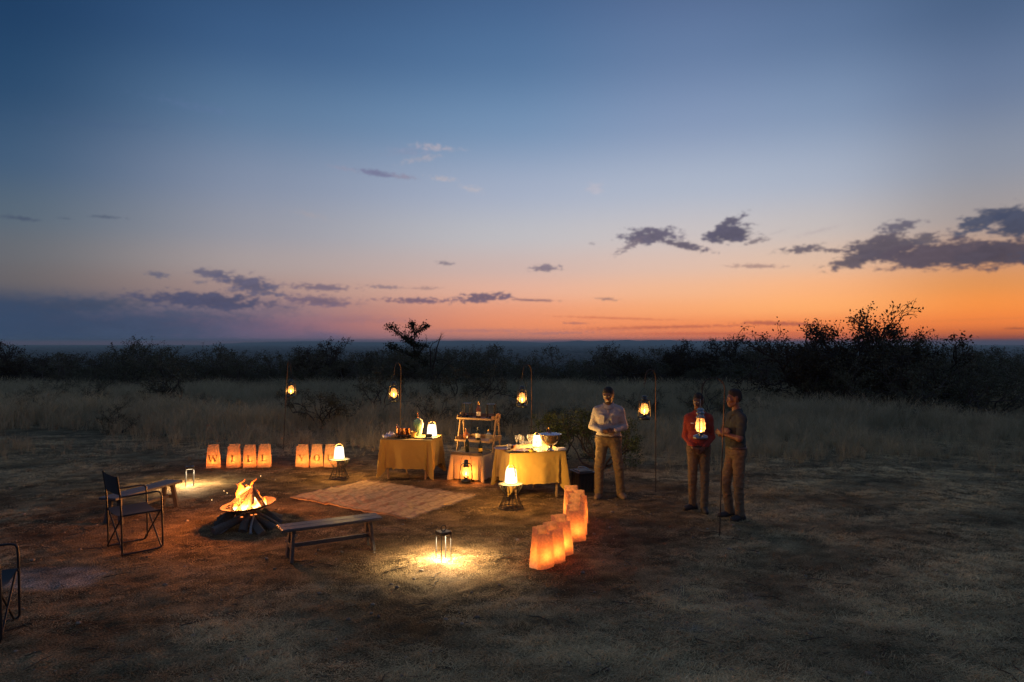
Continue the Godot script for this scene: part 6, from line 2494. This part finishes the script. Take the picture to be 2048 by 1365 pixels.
func person(label: String, p: Vector3, turn: float, o: Dictionary) -> void:
	var root := thing("person", label, "person", p, turn)
	var s: float = o.tall / 1.79
	root.scale = Vector3(s * o.wide, s, s * o.wide)
	var skin: Color = o.skin
	var sh := [Vector3(0.182, 1.405, -0.01), Vector3(-0.182, 1.405, -0.01)]
	var hip := [Vector3(0.092, 0.93, 0), Vector3(-0.092, 0.93, 0)]
	var arms := []
	var legs := []
	for i in 2:
		arms += limb(sh[i], o.elbow[i], o.wrist[i], 0.05, 0.041, 0.027)
		legs += limb(hip[i], o.knee[i], o.ankle[i], 0.086, 0.056, 0.038)
	var head_at := Transform3D(Basis.from_euler(Vector3(o.nod, o.look, o.tilt)), o.head)
	# the body: one skin from head to ankles
	var mb := MB.new()
	mb.tint = skin
	var body := torso_bones(o) + arms + legs
	body.append(bone(Vector3(0, 1.45, -0.02), o.head + Vector3(0, -0.06, -0.018), 0.058, 0.053))
	nets(mb, body, 0.034, 0.013)
	var face := func(q: Vector3) -> Color:
		var c := skin
		if q.z > 0.05 and absf(q.x) < 0.03 and q.y < -0.047 and q.y > -0.08:
			c = skin.lerp(Color(0.16, 0.05, 0.045), 0.55)
			if o.smile and q.y < -0.058 and q.y > -0.067 and absf(q.x) < 0.02:
				c = Color(0.6, 0.56, 0.5)
		var e := Vector2(absf(q.x) - 0.031, (q.y - 0.01) * 1.5)
		if q.z > 0.06 and e.length() < 0.0115:
			c = Color(0.5, 0.47, 0.43) if e.length() > 0.005 else Color(0.012, 0.008, 0.006)
		if q.z > 0.05 and q.y > 0.029 and q.y < 0.037 and absf(absf(q.x) - 0.031) < 0.019:
			c = Color(0.012, 0.009, 0.008)
		if o.beard and q.y < -0.05 and q.z > -0.01 and (absf(q.x) > 0.024 or q.y < -0.078):
			c = skin.lerp(Color(0.012, 0.009, 0.008), 0.75)
		return c
	nets(mb, head_bones(), 0.02, 0.0042, head_at, [], 0.0, 1.0, face)
	mb.tint = skin
	for i in 2:
		nets(mb, hand_bones(o.wrist[i], o.hand[i], o.palm[i], o.thumb[i], o.curl), 0.007, 0.0042)
	var sm := mat(1, 1, 1, 0.5)
	sm.vertex_color_use_as_albedo = true
	sm.subsurf_scatter_enabled = true
	sm.subsurf_scatter_strength = 0.08
	obj("body", mb, sm, root)
	# hair
	var hair := MB.new()
	var hb := [bone(Vector3(0, 0.037, -0.018), Vector3(0, 0.037, -0.018), 0.1 + o.hair, 0.1 + o.hair, Vector3(0.79, 0.97, 0.97))]
	if o.hair > 0.01:
		hb = [bone(Vector3(0, 0.037, -0.018), Vector3(0, 0.037, -0.018), 0.106, 0.106, Vector3(0.79, 0.97, 0.97)), bone(Vector3(0, 0.1, 0.02), Vector3(0, 0.09, -0.05), 0.052, 0.05, Vector3(1.15, 0.8, 1))]
	nets(hair, hb, 0.03, 0.005, head_at, [Plane(Vector3(0, -0.83, 0.56).normalized(), -0.014)], 0.004, 60.0)
	var hm := mat(0.012, 0.01, 0.009, 0.85)
	obj("hair", hair, hm, root)
	# shirt
	var cloth: Material = grain(mat(o.shirt.r, o.shirt.g, o.shirt.b, 0.9), M.weave, Vector3(6, 6, 6), M.weave, 0.08)
	var st := MB.new()
	var sb := torso_bones(o)
	for i in 2:
		if o.short_sleeve:
			var end: Vector3 = sh[i].lerp(o.elbow[i], 0.72)
			sb.append(bone(sh[i], end, 0.058, 0.058))
		else:
			sb.append_array(limb(sh[i], o.elbow[i], o.wrist[i].lerp(o.elbow[i], 0.04), 0.053, 0.045, 0.034))
	# a shirt blouses over its belt
	sb.append(bone(Vector3(0, 1.06, 0.008), Vector3(0, 1.12, 0.01), 0.128, 0.132, Vector3(1.25, 0.8, 1.0)))
	nets(st, sb, 0.034, 0.0105, Transform3D(), [Plane(Vector3(0, -1, 0), -1.0), Plane(Vector3(0, 1, 0.12).normalized(), 1.503)], 0.0085, 12.0, null, 0.006)
	obj("shirt", st, cloth, root)
	var col := MB.new()
	var ring1 := []
	var ring2 := []
	var ring3 := []
	for i in 25:
		var a := TAU * i / 24.0 + PI / 2
		var front := maxf(0.0, sin(a))
		ring1.append(Vector3(cos(a) * 0.066, 1.535 - 0.035 * front * front, -0.012 + sin(a) * 0.068))
		ring2.append(Vector3(cos(a) * 0.074, 1.54 - 0.04 * front * front, -0.012 + sin(a) * 0.076))
		ring3.append(Vector3(cos(a) * 0.096, 1.49 - 0.05 * front * front, -0.012 + sin(a) * 0.1))
	col.sheet([ring1, ring2, ring3], false, true)
	obj("collar", col, cloth, root)
	if o.badge:
		var bd := MB.new()
		bd.box(Transform3D(Basis(Vector3.UP, -0.45), Vector3(-0.105, 1.345, 0.132)), Vector3(0.055, 0.014, 0.006), 0.002)
		obj("name_badge", bd, mat(0.6, 0.58, 0.55, 0.5), root)
	if o.pockets:
		for sd in [-1, 1]:
			var pk := MB.new()
			pk.box(Transform3D(Basis.from_euler(Vector3(-0.05, sd * 0.5, 0)), Vector3(sd * 0.095, 1.275, 0.134)), Vector3(0.1, 0.115, 0.01), 0.004)
			pk.box(Transform3D(Basis.from_euler(Vector3(-0.05, sd * 0.5, 0)), Vector3(sd * 0.095, 1.328, 0.138)), Vector3(0.106, 0.035, 0.012), 0.004)
			obj("pocket", pk, cloth, root)
	var placket := MB.new()
	placket.beam(Vector3(0, 1.03, 0.142), Vector3(0, 1.42, 0.1), 0.028, 0.014, Vector3.BACK)
	obj("placket", placket, cloth, root)
	# trousers and belt
	var tr := MB.new()
	var tb := [torso_bones(o)[0], bone(Vector3(0, 0.99, 0.0), Vector3(0, 1.02, 0.003), 0.122, 0.122, Vector3(1.22, 1, 0.95))]
	for i in 2:
		tb.append(bone(hip[i], o.knee[i], 0.09, 0.064))
		tb.append(bone(o.knee[i], o.ankle[i] + Vector3(0, 0.0, 0), 0.063, 0.056))
	nets(tr, tb, 0.03, 0.0115, Transform3D(), [Plane(Vector3(0, 1, 0), 1.012), Plane(Vector3(0, -1, 0), -0.055)], 0.012, 12.0, null, 0.008)
	obj("trousers", tr, grain(mat(o.trousers.r, o.trousers.g, o.trousers.b, 0.92), M.weave, Vector3(6, 6, 6), M.weave, 0.08), root)
	var bl := MB.new()
	nets(bl, [tb[0], tb[1]], 0.03, 0.0115, Transform3D(), [Plane(Vector3(0, 1, 0), 1.02), Plane(Vector3(0, -1, 0), -0.984)], 0.0, 1.0, null, 0.02)
	obj("belt", bl, mat(0.045, 0.025, 0.015, 0.5), root)
	# boots
	for i in 2:
		var sm2 := MB.new()
		var a: Vector3 = o.ankle[i]
		var d: Vector3 = o.foot[i].normalized()
		var toe := Vector3(a.x, 0.034, a.z) + d * 0.155
		var heel := Vector3(a.x, 0.036, a.z) - d * 0.06
		nets(sm2, [bone(heel, toe, 0.04, 0.038, Vector3(1, 0.9, 1)), bone(heel + Vector3(0, 0.0, 0), a + Vector3(0, 0.05, 0), 0.044, 0.05), bone(a + d * 0.02 + Vector3(0, -0.02, 0), toe - d * 0.04, 0.048, 0.042, Vector3(0.95, 0.9, 1))], 0.03, 0.0095, Transform3D(), [Plane(Vector3(0, -1, 0), 0.0)], 0.002, 20.0)
		var boot := obj("boot", sm2, mat(o.boots.r, o.boots.g, o.boots.b, 0.65), root)
		var so := MB.new()
		var ring_t := []
		var ring_b := []
		var sd := d.cross(Vector3.UP)
		for k in 20:
			var an := TAU * k / 20.0
			var q := (heel + toe) * 0.5 + d * cos(an) * 0.148 + sd * sin(an) * (0.05 if cos(an) > -0.3 else 0.044)
			ring_t.append(Vector3(q.x, 0.018, q.z))
			ring_b.append(Vector3(q.x, 0.001, q.z))
		so.sheet([ring_t, ring_b], true, false)
		for k in 20:
			so.flat(Vector3((heel.x + toe.x) / 2, 0.018, (heel.z + toe.z) / 2), ring_t[k], ring_t[(k + 1) % 20], Vector3.UP)
			so.flat(Vector3((heel.x + toe.x) / 2, 0.001, (heel.z + toe.z) / 2), ring_b[k], ring_b[(k + 1) % 20], Vector3.DOWN)
		obj("sole", so, mat(0.03, 0.025, 0.02, 0.8), boot)


func build_people() -> void:
	person("man in a pale long sleeved shirt and khaki trousers, smiling down at his joined hands", Vector3(1.555, ground_y(1.555, -11.27), -11.27), -0.2, {
		"tall": 1.79, "wide": 1.06, "skin": Color(0.115, 0.055, 0.032), "head": Vector3(0.0, 1.655, 0.035), "nod": 0.3, "look": -0.22, "tilt": 0.03,
		"elbow": [Vector3(0.236, 1.15, -0.02), Vector3(-0.25, 1.145, -0.02)], "wrist": [Vector3(0.115, 1.12, 0.215), Vector3(-0.085, 1.105, 0.235)],
		"hand": [Vector3(-0.9, -0.05, 0.25), Vector3(0.9, 0.02, 0.2)], "palm": [Vector3(-0.2, -0.2, -1), Vector3(0.2, 0.3, -0.6)], "thumb": [1.0, -1.0], "curl": 0.75,
		"knee": [Vector3(0.155, 0.5, 0.02), Vector3(-0.135, 0.5, 0.05)], "ankle": [Vector3(0.185, 0.085, -0.06), Vector3(-0.145, 0.085, 0.045)], "foot": [Vector3(0.35, 0, 0.9), Vector3(-0.15, 0, 1)],
		"hair": 0.0045, "shirt": Color(0.54, 0.49, 0.44), "trousers": Color(0.235, 0.155, 0.07), "boots": Color(0.17, 0.1, 0.05), "short_sleeve": false, "badge": true, "pockets": true, "smile": true, "beard": true})
	person("man in a red shirt standing behind the nearest hanging lantern", Vector3(2.77, ground_y(2.77, -10.38), -10.38), -0.25, {
		"tall": 1.75, "wide": 0.9, "skin": Color(0.1, 0.048, 0.03), "head": Vector3(-0.005, 1.66, 0.025), "nod": 0.12, "look": -0.4, "tilt": 0.0,
		"elbow": [Vector3(0.215, 1.13, -0.04), Vector3(-0.22, 1.13, -0.035)], "wrist": [Vector3(0.1, 0.99, 0.165), Vector3(-0.085, 0.975, 0.18)],
		"hand": [Vector3(-0.8, -0.45, 0.15), Vector3(0.8, -0.4, 0.1)], "palm": [Vector3(-0.3, -0.2, -1), Vector3(0.2, 0.3, -0.8)], "thumb": [1.0, -1.0], "curl": 0.6,
		"knee": [Vector3(0.1, 0.5, 0.03), Vector3(-0.1, 0.5, 0.0)], "ankle": [Vector3(0.09, 0.085, 0.07), Vector3(-0.1, 0.085, -0.1)], "foot": [Vector3(0.2, 0, 1), Vector3(-0.75, 0, 0.6)],
		"hair": 0.0055, "shirt": Color(0.4, 0.055, 0.03), "trousers": Color(0.22, 0.15, 0.085), "boots": Color(0.03, 0.026, 0.024), "short_sleeve": false, "badge": true, "pockets": false, "smile": false, "beard": false})
	person("man in a dark short sleeved shirt, arms folded, seen from the side facing left", Vector3(3.17, ground_y(3.17, -9.91), -9.91), -1.4, {
		"tall": 1.83, "wide": 0.93, "skin": Color(0.14, 0.066, 0.04), "head": Vector3(0.0, 1.665, 0.03), "nod": -0.02, "look": -0.12, "tilt": 0.0,
		"elbow": [Vector3(0.25, 1.15, 0.07), Vector3(-0.25, 1.15, 0.08)], "wrist": [Vector3(0.0, 1.2, 0.235), Vector3(-0.02, 1.235, 0.2)],
		"hand": [Vector3(-0.9, 0.15, 0.15), Vector3(0.9, 0.1, 0.1)], "palm": [Vector3(0, -0.2, -1), Vector3(0, -0.3, -1)], "thumb": [1.0, -1.0], "curl": 0.4,
		"knee": [Vector3(0.09, 0.5, 0.0), Vector3(-0.1, 0.5, 0.11)], "ankle": [Vector3(0.09, 0.085, -0.02), Vector3(-0.11, 0.085, 0.04)], "foot": [Vector3(0.35, 0, 1), Vector3(-0.1, 0, 1)],
		"hair": 0.02, "shirt": Color(0.05, 0.062, 0.055), "trousers": Color(0.2, 0.145, 0.085), "boots": Color(0.025, 0.022, 0.02), "short_sleeve": true, "badge": false, "pockets": false, "smile": false, "beard": false})
